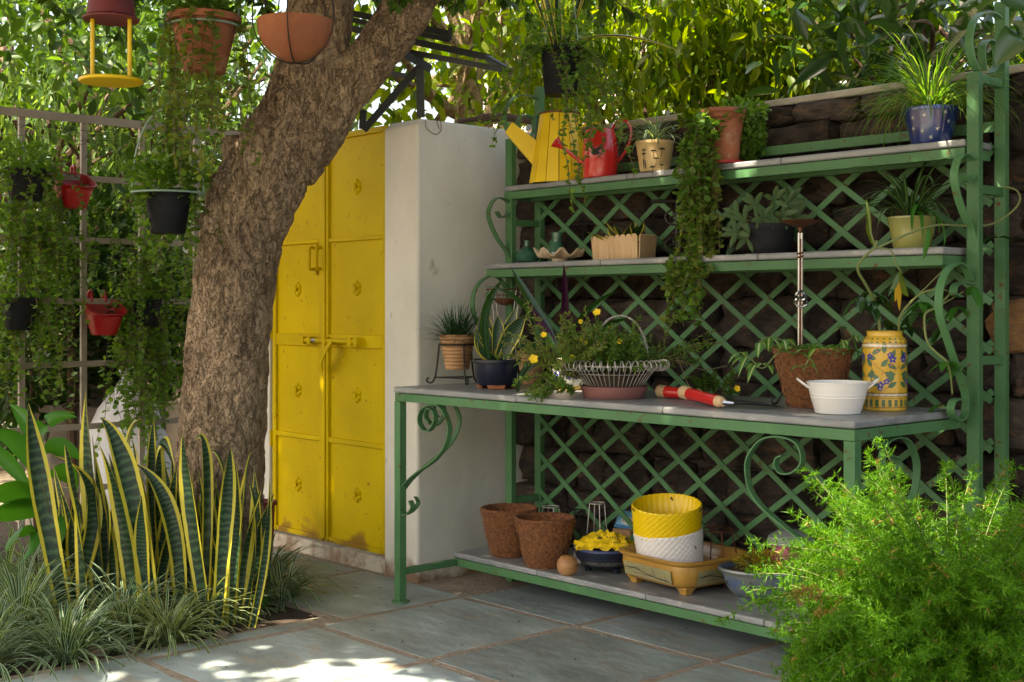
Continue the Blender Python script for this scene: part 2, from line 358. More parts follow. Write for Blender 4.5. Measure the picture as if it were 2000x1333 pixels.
l_dgrass = leafM('dark_fine_grass', [(.012, .045, .018), (.02, .065, .022)], .2, .4)
l_fern = leafM('fern_needle', [(.035, .125, .006), (.06, .19, .010), (.11, .27, .016), (.05, .15, .008)], .42, .55, tcol=(2.4, 1.9, .4))
l_purple = leafM('purple_leaf', [(.05, .008, .035), (.03, .006, .025)], .25, .35, tcol=(2.5, 1, 2))
l_trad = leafM('silver_leaf', [(.07, .13, .055), (.11, .18, .085)], .3, .45)
l_varieg = leafM('striped_leaf', [(.06, .17, .04), (.08, .22, .05)], .35, .35, stripe=(.40, .50, .26))
l_yleaf = leafM('yellow_leaf', [(.45, .36, .02), (.55, .30, .02)], .4, .5, tcol=(1.6, 1.4, .6))

def snake_mat(nm='snake_plant_leaf', ed=.385):
    m, t, out = newmat(nm); L = t.links.new
    uv = nd(t, 'UVMap'); sx = nd(t, 'SeparateXYZ'); L(uv.outputs[0], sx.inputs[0])
    a = nd(t, 'Math', operation='SUBTRACT', i_1=.5); L(sx.outputs[0], a.inputs[0]); b = nd(t, 'Math', operation='ABSOLUTE'); L(a.outputs[0], b.inputs[0])
    vec, oi = objvec(t)
    n = nd(t, 'TexNoise'); n.inputs['Scale'].default_value = 30; n.inputs['Detail'].default_value = 4; L(vec, n.inputs['Vector'])
    ad = nd(t, 'Math', operation='MULTIPLY_ADD'); ad.inputs[1].default_value = .050; L(n.outputs[0], ad.inputs[0]); L(sx.outputs[1], ad.inputs[2])
    mu = nd(t, 'Math', operation='MULTIPLY'); fq = nd(t, 'MapRange'); fq.inputs[3].default_value = 130; fq.inputs[4].default_value = 260; L(oi.outputs['Random'], fq.inputs[0]); L(fq.outputs[0], mu.inputs[1]); L(ad.outputs[0], mu.inputs[0])
    si = nd(t, 'Math', operation='SINE'); L(mu.outputs[0], si.inputs[0])
    r = nd(t, 'MapRange'); r.inputs[1].default_value = -.2; r.inputs[2].default_value = .8; L(si.outputs[0], r.inputs[0])
    mx = nd(t, 'MixRGB'); mx.inputs[1].default_value = (.010, .036, .018, 1); mx.inputs[2].default_value = (.045, .105, .045, 1); L(r.outputs[0], mx.inputs[0])
    nb = nd(t, 'TexNoise'); nb.inputs['Scale'].default_value = 9; L(vec, nb.inputs['Vector'])
    ae = nd(t, 'Math', operation='MULTIPLY_ADD'); ae.inputs[1].default_value = .12; L(nb.outputs[0], ae.inputs[0]); L(b.outputs[0], ae.inputs[2])
    e = nd(t, 'MapRange'); e.inputs[1].default_value = ed; e.inputs[2].default_value = ed+.025; L(ae.outputs[0], e.inputs[0])
    m2 = nd(t, 'MixRGB'); m2.inputs[2].default_value = (.62, .54, .06, 1); L(e.outputs[0], m2.inputs[0]); L(mx.outputs[0], m2.inputs[1])
    p = nd(t, 'BsdfPrincipled'); p.inputs['Roughness'].default_value = .38; L(m2.outputs[0], p.inputs['Base Color'])
    tr = nd(t, 'BsdfTranslucent'); L(m2.outputs[0], tr.inputs[0]); ms = nd(t, 'MixShader'); ms.inputs[0].default_value = .15
    L(p.outputs[0], ms.inputs[1]); L(tr.outputs[0], ms.inputs[2]); L(ms.outputs[0], out.inputs[0]); return m
m_snake = snake_mat(); m_snake2 = snake_mat('plain_snake_leaf', .485)
def bark_mat():
    m, t, out = newmat('bark'); L = t.links.new
    tc = nd(t, 'TexCoord')
    def mapped(sc3):
        mp = nd(t, 'Mapping'); mp.inputs['Scale'].default_value = sc3; L(tc.outputs['Object'], mp.inputs[0]); return mp.outputs[0]
    def noi(vec, s_, d=6, r_=.6, dist=0):
        n = nd(t, 'TexNoise'); n.inputs['Scale'].default_value = s_; n.inputs['Detail'].default_value = d; n.inputs['Roughness'].default_value = r_; n.inputs['Distortion'].default_value = dist; L(vec, n.inputs['Vector']); return n.outputs[0]
    def mrange(x, a, b, c=0, d=1):
        r = nd(t, 'MapRange'); r.inputs[1].default_value = a; r.inputs[2].default_value = b; r.inputs[3].default_value = c; r.inputs[4].default_value = d; L(x, r.inputs[0]); return r.outputs[0]
    def mth(op, a, b):
        n = nd(t, 'Math', operation=op)
        for i, v in enumerate((a, b)):
            if isinstance(v, (int, float)): n.inputs[i].default_value = v
            else: L(v, n.inputs[i])
        return n.outputs[0]
    v1 = mapped((1, 1, .40)); v2 = mapped((1, 1, .75))
    f1 = mth('ABSOLUTE', mth('SUBTRACT', noi(v1, 19, 5, .62, .6), .5), 0)      # long ridged fissures
    f2 = mth('ABSOLUTE', mth('SUBTRACT', noi(v2, 60, 5, .6, .8), .5), 0)      # cross cracks
    c1 = mrange(f1, 0, .026, .38, 1); c2 = mrange(f2, 0, .03, .55, 1); crack = mth('MULTIPLY', c1, c2)
    big = noi(v2, 4.0, 6); mid = noi(v2, 18, 6, .7); fine = noi(v2, 110, 8, .7)
    cr = nd(t, 'ValToRGB'); L(mth('ADD', mth('MULTIPLY', big, .55), mth('MULTIPLY', mid, .45)), cr.inputs[0]); e = cr.color_ramp.elements
    e[0].position = .36; e[0].color = (.20, .142, .094, 1); e[1].position = .66; e[1].color = (.62, .46, .30, 1); x = e.new(.5); x.color = (.42, .305, .198, 1)
    mc = nd(t, 'MixRGB', blend_type='MULTIPLY'); mc.inputs[0].default_value = .8; L(cr.outputs[0], mc.inputs[1]); L(mth('MULTIPLY', crack, mrange(fine, .3, .7, .7, 1.15)), mc.inputs[2])
    p = nd(t, 'BsdfPrincipled'); p.inputs['Roughness'].default_value = .95; p.inputs['Specular IOR Level'].default_value = .15; L(mc.outputs[0], p.inputs['Base Color'])
    h = mth('ADD', mth('MULTIPLY', crack, .9), mth('ADD', mth('MULTIPLY', mid, .65), mth('MULTIPLY', fine, .6)))
    b = nd(t, 'Bump'); b.inputs['Strength'].default_value = 1; b.inputs['Distance'].default_value = .016; L(h, b.inputs['Height']); L(b.outputs[0], p.inputs['Normal'])
    L(p.outputs[0], out.inputs[0]); return m
m_bark = bark_mat()

# ------------------------------------------------------------------ ground, paving, bed
o = MB().box(-60, 60, -60, 60, -.30, -.05).build('ground', m_earth, smooth=False); tag(o, kind='structure')
pav = MB().box(0.0, 7.5, -6, 1.6, -.04, -.0014); pav.box(-3.2, 0.0, -.33, .9, -.04, -.0014)
pv = pav.build('paved_patio', m_grout, smooth=False); tag(pv, kind='structure')
def flagstone(x0, x1, y0, y1, bevel=.004):
    g = .016; x0 += g+rnd.uniform(0, .006); x1 -= g+rnd.uniform(0, .006); y0 += g+rnd.uniform(0, .006); y1 -= g+rnd.uniform(0, .006)
    n = 6; ring = []; seed = rnd.uniform(0, 99)
    cs = [(x0, y0), (x1, y0), (x1, y1), (x0, y1)]
    for i in range(4):
        a, b = cs[i], cs[(i+1) % 4]
        for k in range(n):
            t = k/n; x = a[0]+(b[0]-a[0])*t; y = a[1]+(b[1]-a[1])*t
            j = noise.noise(Vector((x*5, y*5, seed)))*.010
            ring.append((x+(j if i % 2 else 0), y+(0 if i % 2 else j)))
    z = rnd.uniform(-.0003, .0003); m = MB(); N = len(ring); cx = (x0+x1)/2; cy = (y0+y1)/2
    vs = [(x, y, -.02) for x, y in ring]+[(x, y, z-.0005) for x, y in ring]+[(x+(cx-x)*.008, y+(cy-y)*.008, z) for x, y in ring]
    fs = [(i, (i+1) % N, N+(i+1) % N, N+i) for i in range(N)]+[(N+i, N+(i+1) % N, 2*N+(i+1) % N, 2*N+i) for i in range(N)]+[tuple(range(2*N, 3*N))]
    m.add(vs, fs); return m.build('paving_stone', m_slate, pv, smooth=False)
xs = [.115, .785, 1.46, 2.14, 2.80, 3.45, 4.12, 4.80, 5.5]
ys = [-5.0, -4.2, -3.4, -2.65, -1.90, -1.17, -.45, .27, 1.0]
for j in range(len(ys)-1):
    off = 0 if j >= 5 else rnd.uniform(-.25, .25)
    for i in range(len(xs)-1): flagstone(xs[i]+off, xs[i+1]+off, ys[j], ys[j+1])
    if ys[j+1] < -.4: flagstone(.012, xs[0]+off, ys[j], ys[j+1]) if xs[0]+off > .1 else None
for a, b in ((-.62, .115), (-1.35, -.62), (-2.1, -1.35), (-2.9, -2.1)): flagstone(a, b, -.325, .30)
bed = MB(); n = 40
grid = [[(-3.6+3.58*i/n, -5+4.66*j/n) for i in range(n+1)] for j in range(n+1)]
vs = [(x, y, -.015+.02*noise.noise(Vector((x*4, y*4, 0)))) for r in grid for x, y in r]
bed.add(vs, [(j*(n+1)+i, j*(n+1)+i+1, (j+1)*(n+1)+i+1, (j+1)*(n+1)+i) for j in range(n) for i in range(n)])
tag(bed.build('garden_bed_soil', m_soil), kind='structure')

# ------------------------------------------------------------------ stone wall behind the rack
YW = .93
sw = thing('rubble_stone_wall', 'dark rubble stone wall rising behind the green lattice', 'wall', (1.4, YW, 0))
b = MB(); b.box(-.20, 4.2, YW+.02, YW+.30, 0, 2.00); b.build('mortar_core', m_mortar, sw, smooth=False)
def rough_block(seed):
    bmv = []; n = 4
    import bmesh
    bm = bmesh.new(); bmesh.ops.create_cube(bm, size=1); bmesh.ops.subdivide_edges(bm, edges=bm.edges[:], cuts=6, use_grid_fill=True)
    for v in bm.verts:
        c = v.co; r = max(abs(c.x), abs(c.y), abs(c.z)); s = c.normalized()*.62
        c2 = c.lerp(s, .26); q = noise.noise_vector(c*2.3+Vector((seed*7, 0, 0)))*.11+noise.noise_vector(c*6+Vector((seed*7, 0, 0)))*.035
        v.co = c2+q
    me = bpy.data.meshes.new('stone'); bm.to_mesh(me); bm.free()
    me.polygons.foreach_set('use_smooth', [True]*len(me.polygons)); return me
blocks = [rough_block(i) for i in range(7)]
blocks_o = [m.copy() for m in blocks]
for m_ in blocks: m_.materials.append(m_stone)
for m_ in blocks_o: m_.materials.append(m_ochre)
def put_block(parent, x, y, z, sx, sy, sz, me, name='stone', rz=0):
    o = bpy.data.objects.new(name, me); link(o, parent); o.location = Vector((x, y, z))-wloc(parent)
    o.scale = (sx, sy, sz); o.rotation_euler = (0, rnd.uniform(-.04, .04), rz); return o
z = .02
while z < 1.98:
    h = rnd.uniform(.115, .20); h = min(h, 2.0-z) if z+h > 1.93 else h
    x = -.18+rnd.uniform(-.1, 0)
    while x < 3.3:
        l = rnd.uniform(.16, .40); oc = rnd.random() < .05 and z < 1.5
        put_block(sw, x+l/2, YW+.07+rnd.uniform(-.025, .03), z+h/2, l*rnd.uniform(.93, 1.02), .22, h*rnd.uniform(.90, 1.02), rnd.choice(blocks_o if oc else blocks))
        x += l
    z += h
c = MB(); x = -.2
m = MB(); m.box(-.20, 4.2, YW-.03, YW+.33, 2.003, 2.03); cp = m.build('coping', m_coping, sw, bev=.006)

# ------------------------------------------------------------------ white pillar wall and door wall
ww = thing('white_plaster_wall', 'white plastered wall end between the yellow door and the green rack', 'wall', (-.32, .6, 0))
m = MB(); n = 10; z1 = 2.062
out = [(-.4655, .3027), (-.235, .3027), (-.2249, .3127), (-.2249, 1.6), (-.4655, 1.6)]
vs = [(x, y, -.02) for x, y in out]+[(x, y, z1-.03) for x, y in out]+[((x+.345)*.88-.345, y+(.03 if y < 1 else 0), z1) for x, y in out]
N = 5
m.add(vs, [(i, (i+1) % N, N+(i+1) % N, N+i) for i in range(N)]+[(N+i, N+(i+1) % N, 2*N+(i+1) % N, 2*N+i) for i in range(N)]+[tuple(range(2*N, 3*N))])
m.build('wall_body', m_wall, ww, bev=.006)
wl2 = thing('left_gate_pier', 'narrow white gate pier left of the yellow door behind the trunk', 'wall', (-1.55, .5, 0))
MB().box(-1.66, -1.458, .31, .9, 0, 2.03).build('wall_body', m_wall, wl2, bev=.006)
ds = MB(); ds.box(-1.457, -.4665, .318, .62, -.02, .070)
o = ds.build('door_sill', m_plinth, bev=.008); tag(o, 'stained cement sill under the yellow door', 'sill')

# ------------------------------------------------------------------ yellow door
YD = .3224
dr = thing('yellow_metal_door', 'bright yellow double metal door with flower studs beside the tree', 'door', (-.96, YD, .08))
def leaf_door(x0, x1, zs, cx_, name='door_leaf'):
    base = MB().box(x0+.004, x1-.004, YD+.010, YD+.034, .085, 2.055).build(name, m_yellow, dr, bev=.002)
    f = MB(); fw = .036
    for a, b_ in ((x0+.004, x0+fw), (x1-fw, x1-.004)): f.box(a, b_, YD-.004, YD+.012, .083, 2.057)
    for i, (a, b_) in enumerate(zs): f.box(x0+fw+.002, x1-fw-.002, YD-.003, YD+.0125, a, b_)
    f.build('rail_frame', m_yellow, base, bev=.0025)
    for zz in (1.792, 1.312, .806, .335):
        r = MB(); c0 = Vector((cx_, YD-.001, zz))
        for k in range(6):
            a = math.pi/2+k*math.pi/3; pc = c0+Vector((math.cos(a)*.021, 0, math.sin(a)*.024))
            pr = []
            for q in range(5):
                t = q/4*math.pi/2; rr = .0145*math.cos(t); pr.append((rr if q < 4 else 0, .012*math.sin(t)))
            from_ = pc+Vector((0, .012, 0))
            vs = []; seg = 10
            for rr, hh in pr:
                for s_ in range(seg): vs.append(from_+Vector((rr*math.cos(2*math.pi*s_/seg), -hh, rr*math.sin(2*math.pi*s_/seg))))
            r.add(vs, [(i*seg+s_, i*seg+(s_+1) % seg, (i+1)*seg+(s_+1) % seg, (i+1)*seg+s_) for i in range(4) for s_ in range(seg)])
        r.box(cx_-.006, cx_+.006, YD-.006, YD+.011, zz-.007, zz+.007)
        r.build('flower_stud', m_yellow, base)
    return base
Z_ = [(.083, .108), (.568, .592), (1.031, 1.091), (1.537, 1.556), (2.030, 2.057)]
d1 = leaf_door(-1.449, -.984, Z_, -1.228); d2 = leaf_door(-.978, -.4677, Z_, -.720)
MB().box(-.986, -.962, YD-.010, YD-.0045, .10, 2.05).build('cover_strip', m_yellow, dr, bev=.002)
for x in (-1.052, -.992):
    h = MB(); h.tube(catmull([(x, YD, 1.51), (x, YD-.035, 1.512), (x, YD-.037, 1.46), (x, YD-.035, 1.41), (x, YD, 1.412)], 5), .007, 8)
    h.box(x-.014, x+.014, YD-.008, YD-.003, 1.500, 1.53); h.box(x-.014, x+.014, YD-.008, YD-.003, 1.38, 1.42)
    h.build('handle', m_yellow, dr)
l = MB(); l.tube([(-1.150, YD-.026, 1.060), (-.655, YD-.026, 1.060)], .0115, 10)
for x in (-1.12, -1.06, -.93, -.72, -.67): l.box(x-.013, x+.013, YD-.040, YD-.003, 1.042, 1.078)
bt = l.build('bolt', m_yellow, dr)
l = MB(); l.strap(catmull([(-.865, YD-.040, 1.058), (-.885, YD-.062, 1.01), (-.925, YD-.060, .955), (-.940, YD-.045, .915)], 6), (.046, -.012, 0), .006)
l.build('hasp', m_yellow, bt)
MB().tube([(-1.045, YD-.026, 1.060), (-1.005, YD-.026, 1.060)], .0120, 8).build('bare_rod', m_chrome, bt)
for zz in (1.83, 1.1, .38): MB().tube([(-.463, YD-.006, zz-.04), (-.463, YD-.006, zz+.04)], .009, 8).build('hinge', m_yellow, dr)
for zz in (.55, 1.1): MB().tube([(-1.452, YD-.006, zz-.04), (-1.452, YD-.006, zz+.04)], .009, 8).build('hinge', m_yellow, dr)

# ------------------------------------------------------------------ the green rack
LX = 2.1965
rk = thing('potting_rack', 'green painted iron potting rack with marble shelves and lattice back', 'rack', (0, 0, 0))
def G(mb, name, bev=.0015): return mb.build(name, m_green, rk, bev=bev)
def shelf(x0, x1, y0, y1, z, ts=.024, rail=.033, nsl=3):
    cuts = [x0]+[x0+(x1-x0)*(i+1)/nsl+rnd.uniform(-.03, .03) for i in range(nsl-1)]+[x1]
    for i in range(nsl):
        MB().box(cuts[i]+.001, cuts[i+1]-.001, y0, y1, z-ts, z).build('marble_slab', m_slab, rk, bev=.006)
    zr = z-ts-.0025
    G(MB().box(x0+.004, x1-.004, y0+.006, y0+.030, zr-rail, zr), 'front_rail')
    G(MB().box(x0+.004, x1-.004, y1-.03, y1-.006, zr-rail, zr), 'back_rail')
    G(MB().box(x0+.004, x0+.028, y0+.0315, y1-.0315, zr-rail, zr-.0005), 'side_rail'); G(MB().box(x1-.028, x1-.004, y0+.0315, y1-.0315, zr-rail, zr-.0005), 'side_rail')
    k = int((x1-x0)/.55)
    for i in range(1, k): 
        x = x0+(x1-x0)*i/k; G(MB().box(x-.012, x+.012, y0+.0315, y1-.0315, zr-.010, zr-.001), 'cross_bar')
shelf(0, LX, 0, .615, .893); shelf(0, 2.191, .5033, .775, 1.413); shelf(-.006, 2.207, .6133, .795, 1.761)
# lower shelf: marble between leg frames
shelf(0, LX, .3205, .775, .168, nsl=4)
zl = .168-.0265
for x in (.014, LX-.016): G(MB().box(x-.012, x+.012, .030, .320, zl-.030, zl-.003), 'leg_tie')
# legs and posts
ztop = .893-.024-.0025-.033
for x in (.019, LX-.022):
    G(MB().box(x-.019, x+.019, .006, .040, .008, ztop-.001), 'leg')
    m = MB(); m.lathe((x, .023, 0), [(.0, 0.001), (.036, .001), (.037, .005), (.036, .008), (.0, .0085)], 24); G(m, 'foot_plate', 0)
for x in (.004, 2.208):
    G(MB().box(x, x+.042, .622, .650, .0, 1.972), 'front_post'); G(MB().box(x+.002, x+.040, .800, .828, .0, 2.225), 'back_post')
    for zz in (.36, 1.05, 1.60, 1.955): G(MB().box(x+.010, x+.032, .6505, .7995, zz-.014, zz+.014), 'post_tie')
G(MB().box(.0465, 2.2075, .805, .82, 1.80, 1.835), 'top_rail')
# scrolls: control points in (Y, Z), one strap per scroll, both ends of the rack
def scroll(pts, wv=(.026, 0, 0), xs_=(.023, 2.229), t=.005):
    for X in xs_:
        G(MB().strap(catmull([Vector((X, y, z)) for y, z in pts], 7), wv, t), 'scroll_bracket', 0)
def yz(pts, x=2.229): return [(W(a, b, x=x).y, W(a, b, x=x).z) for a, b in pts]
fin = yz([(1908, 139), (1897, 112), (1893, 75), (1902, 41), (1921, 25), (1945, 30), (1960, 55), (1956, 80), (1944, 84)])
scroll(fin); scroll(yz([(1921, 139), (1918, 112), (1919, 90), (1930, 79), (1944, 90), (1946, 124), (1934, 144)]))
scroll(yz([(970, 414), (978, 425), (990, 420), (996, 401), (981, 388), (965, 391), (954, 414), (959, 440), (973, 469), (988, 490), (993, 505)], .023))
up2 = [(1861, 569), (1862, 556), (1872, 550), (1884, 556), (1893, 575), (1896, 548)]
s = lambda a, b: (1300+a/2.854, 450+b/2.854)
scroll(yz([s(1640, 370), s(1605, 355), s(1612, 310), s(1650, 292), s(1700, 300)]))
scroll(yz([s(1700, 280), s(1665, 205), s(1615, 187), s(1558, 240), s(1525, 350), s(1530, 480), s(1580, 640), s(1640, 820), s(1672, 930), s(1665, 1030), s(1625, 1060), s(1590, 1015), s(1600, 955), s(1640, 940)]))
q = lambda a, b: (750+a/2.896, 740+b/2.896)
sc1 = [q(262, 250), q(238, 215), q(250, 170), q(285, 185), q(290, 240), q(262, 290), q(228, 290), q(203, 240), q(215, 180), q(262, 150), q(310, 152), q(348, 200), q(372, 285), q(350, 380), q(290, 460), q(180, 540), q(105, 615), q(75, 690), q(92, 755), q(130, 768), q(162, 730), q(150, 690)]
f1 = [W(a, b_, y=.023) for a, b_ in sc1]
pts = [(p.x, p.z) for p in f1]
G(MB().strap(catmull([Vector((x, .023, z)) for x, z in pts], 7), (0, .024, 0), .005), 'scroll_bracket', 0)
G(MB().strap(catmull([Vector((.019, x*.95+.02, z)) for x, z in pts], 7), (.024, 0, 0), .005), 'scroll_bracket', 0)
rs_ = [(1530, 890), (1519, 895), (1516, 910), (1527, 924), (1547, 924), (1565, 909), (1567, 886), (1554, 863), (1522, 853), (1489, 859), (1466, 886), (1459, 914), (1466, 954), (1486, 986), (1514, 1012), (1550, 1042), (1592, 1075), (1626, 1108), (1640, 1145), (1628, 1178), (1608, 1170), (1612, 1150)]
rp_ = [W(a, b_, y=.023) for a, b_ in rs_]
G(MB().strap(catmull(rp_, 7), (0, .024, 0), .005), 'scroll_bracket', 0)
G(MB().strap(catmull([Vector((LX-.022, .040+(LX-.045-p_.x)*.95, p_.z)) for p_ in rp_], 7), (.024, 0, 0), .005), 'scroll_bracket', 0)
# lattice
def clipline(x0, z0, sl, xa, xb, za, zb):
    pts = []
    for x in (xa, xb):
        z = z0+sl*(x-x0)
        if za <= z <= zb: pts.append((x, z))
    for z in (za, zb):
        x = x0+(z-z0)/sl
        if xa < x < xb: pts.append((x, z))
    return (min(pts), max(pts)) if len(pts) >= 2 else None
for sl, yy in ((-.74, .792), (.74, .799)):
    for k in range(-22, 26):
        L_ = clipline(.208+k*.2195, .603, sl, .048, 2.206, .13, 1.765)
        if L_ and math.dist(*L_) > .06:
            (xa, za), (xb, zb) = L_
            G(MB().beam((xa, yy, za), (xb, yy, zb), .006, .0225, up=(0, -1, 0)) if False else MB().beam((xa, yy, za), (xb, yy, zb), .0225, .0055, up=(0, 1, 0)), 'lattice_slat', 0)

# ------------------------------------------------------------------ pots and helpers for plants
def potprof(r, h, rb=None, rim=.012, rh=.02, t=.006, foot=0):
    rb = rb or r*.72
    return [(0, foot), (rb*.96, foot), (rb, foot+.004), (rb+(r-rb)*.5, h*.5), (r-rim*.4, h-rh), (r+rim*.45, h-rh+.001), (r+rim*.55, h-.004), (r+rim*.3, h),
            (r-t*.5, h), (r-t*1.3, h-.006), (r-t*2, h-.03), (0.0, h-.032)]
def pot(name, label, cat, loc, r, h, mat, rb=None, rim=.012, rh=.02, soil=True, group=None, pname='pot', **kw):
    t = thing(name, label, cat, loc, group); c = Vector(loc)
    pr = potprof(r, h, rb, rim, rh, **kw)
    MB().lathe(c, pr, 40).build(pname, mat, t)
    if soil: MB().lathe(c, [(0, h-.024), (r*.5, h-.020), (r*.93, h-.027)], 24).build('soil', m_soil, t)
    return t
def vines(parent, starts, lens, lf=.026, lw=.020, tm='round', mat=None, spacing=.02, wob=.35, stem=m_redstem, grav=1.0, out=None, sr=.0014, clamp=None):
    mat = mat or l_vine; P = []; D = []; N = []; mb = MB()
    for s0, L0 in zip(starts, lens):
        p = Vector(s0); d = Vector(out if out is not None else (0, 0, -.2)) + Vector((rnd.uniform(-1, 1), rnd.uniform(-1, 1), rnd.uniform(-.2, .5)))*.6
        d.normalize(); st = .03; pts = [p.copy()]; dist = 0; acc = 0
        while dist < L0:
            d = (d+Vector((rnd.gauss(0, wob), rnd.gauss(0, wob), rnd.gauss(0, wob)))*.35+Vector((0, 0, -1))*.30*grav).normalized()
            q_ = p+d*st
            if clamp: q_ = clamp(q_)
            nn = max(1, int(st/spacing*1.0))
            for k in range(max(1, round(st/spacing))):
                pp = p.lerp(q_, rnd.random())
                for sg in (-1, 1):
                    a = Vector((rnd.gauss(0, 1), rnd.gauss(0, 1), rnd.gauss(.1, .7))).normalized()
                    P.append(pp); D.append(a); N.append((rnd.gauss(0, .5), rnd.gauss(0, .5)-.2, 1))
            p = q_; pts.append(p.copy()); dist += st
        mb.tube(pts, sr, 4, cap=False)
    mb.build('stem', stem, parent)
    n = len(P); sz = rng.uniform(.6, 1.15, n)
    return leaves('foliage', P, D, N, lf*1.2*sz, lw*1.2*sz, tm, mat, parent)
def bush(parent, c, rad, n, lf, lw, tm, mat, name='foliage', flat=1.0):
    c = np.array(c); d = rdir(n); r = rng.random(n)**.45
    P = c+d*r[:, None]*np.array(rad); D = unit(d*np.array(rad)+rng.normal(size=(n, 3))*.4*max(rad)+np.array([0, 0, .25*max(rad)]))
    s_ = rng.uniform(.6, 1.2, n)
    return leaves(name, P, D, rng.normal(size=(n, 3))*.5+np.array([0, 0, 1.]), lf*s_, lw*s_, tm, mat, parent)
def bigleaf(parent, base, tip, width, mat, ctrl=None, side=None, name='leaf', rows=12, fold=.16, pointy=1.0, twist=0.0, mode='lance'):
    base = Vector(base); tip = Vector(tip); ctrl = Vector(ctrl) if ctrl is not None else (base+tip)/2
    side = Vector(side if side is not None else RT).normalized(); V = []; UV = []; cols = 5
    for i in range(rows):
        t = i/(rows-1); p = base*(1-t)**2+ctrl*2*t*(1-t)+tip*t*t
        tg = ((ctrl-base)*(1-t)+(tip-ctrl)*t).normalized(); s_ = (side-tg*side.dot(tg)).normalized(); nn = s_.cross(tg)
        if twist:
            a = twist*(t-.3); s_, nn = s_*math.cos(a)+nn*math.sin(a), nn*math.cos(a)-s_*math.sin(a)
        if mode == 'lance': w_ = width*math.sin(math.pi*min(1, t**.8))**.8 if t < 1 else 0
        elif mode == 'snake': w_ = width*min(1, .62+.6*t)*max(0, 1-max(0, (t-.45)/.55)**1.7)
        else: w_ = width*min(1, .35+2.2*t)*(1-t**3)**.8
        w_ = max(w_, width*.03)
        for k in range(cols):
            u = k/(cols-1)-.5; V.append(p+s_*(u*w_)+nn*(fold*w_*(4*u*u-.5))); UV.append((k/(cols-1), t))
    F = [(i*cols+k, i*cols+k+1, (i+1)*cols+k+1, (i+1)*cols+k) for i in range(rows-1) for k in range(cols-1)]
    return npmesh(name, np.array([tuple(v) for v in V]), F, mat, parent, np.array(UV), True)
def hangers(parent, c, r, ztop, n=3, mat=m_wire, rad=.0015, name='hanger_wire'):
    c = Vector(c); top = Vector((c.x, c.y, ztop))
    for k in range(n):
        a = 2*math.pi*k/n+.4; m = MB(); m.tube([c+Vector((math.cos(a)*r, math.sin(a)*r, 0)), top], rad, 5); m.build(name, mat, parent)
def tuft(parent, c, n, L, wd, mat, e=(.5, 1.45), droop=(.8, 2.0), rb=.02, name='foliage', k=8, azr=None, fold=.18):
    c = np.array(c); az = rng.uniform(0, 2*math.pi, n) if azr is None else rng.uniform(azr[0], azr[1], n)
    b = c+np.stack([np.cos(az)*rng.random(n)*rb, np.sin(az)*rng.random(n)*rb, np.zeros(n)], 1)
    return blades(name, b, az+rng.normal(size=n)*.3, rng.uniform(e[0], e[1], n), L*rng.uniform(.55, 1.1, n), wd*rng.uniform(.7, 1.1, n), rng.uniform(droop[0], droop[1], n), mat, parent, k=k, fold=fold)[0]
def _stuff(o): return o
def cyl_decal(c, rfun, polys, sgn=1):
    """polys in (angle, z) mapped on a surface of revolution, barely proud"""
    m = MB(); c = Vector(c)
    for P in polys:
        m.poly([c+Vector(((rfun(z)+.0009)*math.cos(a), (rfun(z)+.0009)*math.sin(a), z)) for a, z in P])
    return m
CAMA = lambda c: math.atan2(CY-c[1], CX-c[0])          # angle of the side that faces the terrace

# ------------------------------------------------------------------ the big tree
TD = 5.65
tloc = W(425, 1178, d=TD); tloc.z = 0
tr = thing('shade_tree', 'thick leaning tree trunk with brown cracked bark in front of the yellow door', 'tree', tloc)
mtt = TD/FPX
def tubepx(rows):
    pts = [W(a, b, d=TD+dd) for a, b, r, dd in rows]; rs = [r*mtt for a, b, r, dd in rows]
    # catmull on points and radii together
    P = catmull(pts, 6); Rr = [v.x for v in catmull([Vector((r, 0, 0)) for r in rs], 6)]
    return P, Rr
mt = MB()
P, Rr = tubepx([(420, 1260, 118, 0), (423, 1170, 108, 0), (425, 1040, 95, 0), (427, 900, 87, 0), (436, 800, 84, 0), (447, 660, 80, 0), (466, 500, 79, 0), (492, 400, 83, 0),
                (540, 300, 80, 0), (583, 215, 70, 0), (610, 120, 68, .02), (624, 20, 66, .05), (630, -120, 58, .0), (625, -260, 50, -.1)])
mt.tube(P, Rr, 40)
P, Rr = tubepx([(560, 330, 60, 0), (620, 235, 66, 0), (680, 168, 54, 0), (743, 92, 48, 0), (803, 0, 49, 0), (870, -110, 46, -.1), (930, -240, 38, -.2)])
mt.tube(P, Rr, 30)
P, Rr = tubepx([(500, 330, 45, 0), (460, 285, 30, .02), (452, 265, 20, .02)]); mt.tube(P, Rr, 16)
P, Rr = tubepx([(400, 450, 30, -.12), (432, 410, 26, -.12), (430, 340, 24, -.1)]); mt.tube(P, Rr, 16)
for a, b in ((330, 1200), (520, 1200), (400, 1210)):
    P, Rr = tubepx([(a, 1240, 26, -.05), ((a+425)/2, 1130, 34, -.04), (426, 950, 40, 0)]); mt.tube(P, Rr, 16)
o = mt.build('trunk_raw', m_bark, None)
md = o.modifiers.new('r', 'REMESH'); md.mode = 'VOXEL'; md.voxel_size = .0095
ms_ = o.modifiers.new('s', 'SMOOTH'); ms_.iterations = 12; ms_.factor = .6
dg = bpy.context.evaluated_depsgraph_get(); me = bpy.data.meshes.new_from_object(o.evaluated_get(dg)); bpy.data.objects.remove(o)
n = len(me.vertices); co = np.empty(n*3, np.float32); me.vertices.foreach_get('co', co); co = co.reshape(-1, 3)
no = np.empty(n*3, np.float32); me.vertices.foreach_get('normal', no); no = no.reshape(-1, 3)
dsp = np.empty(n)
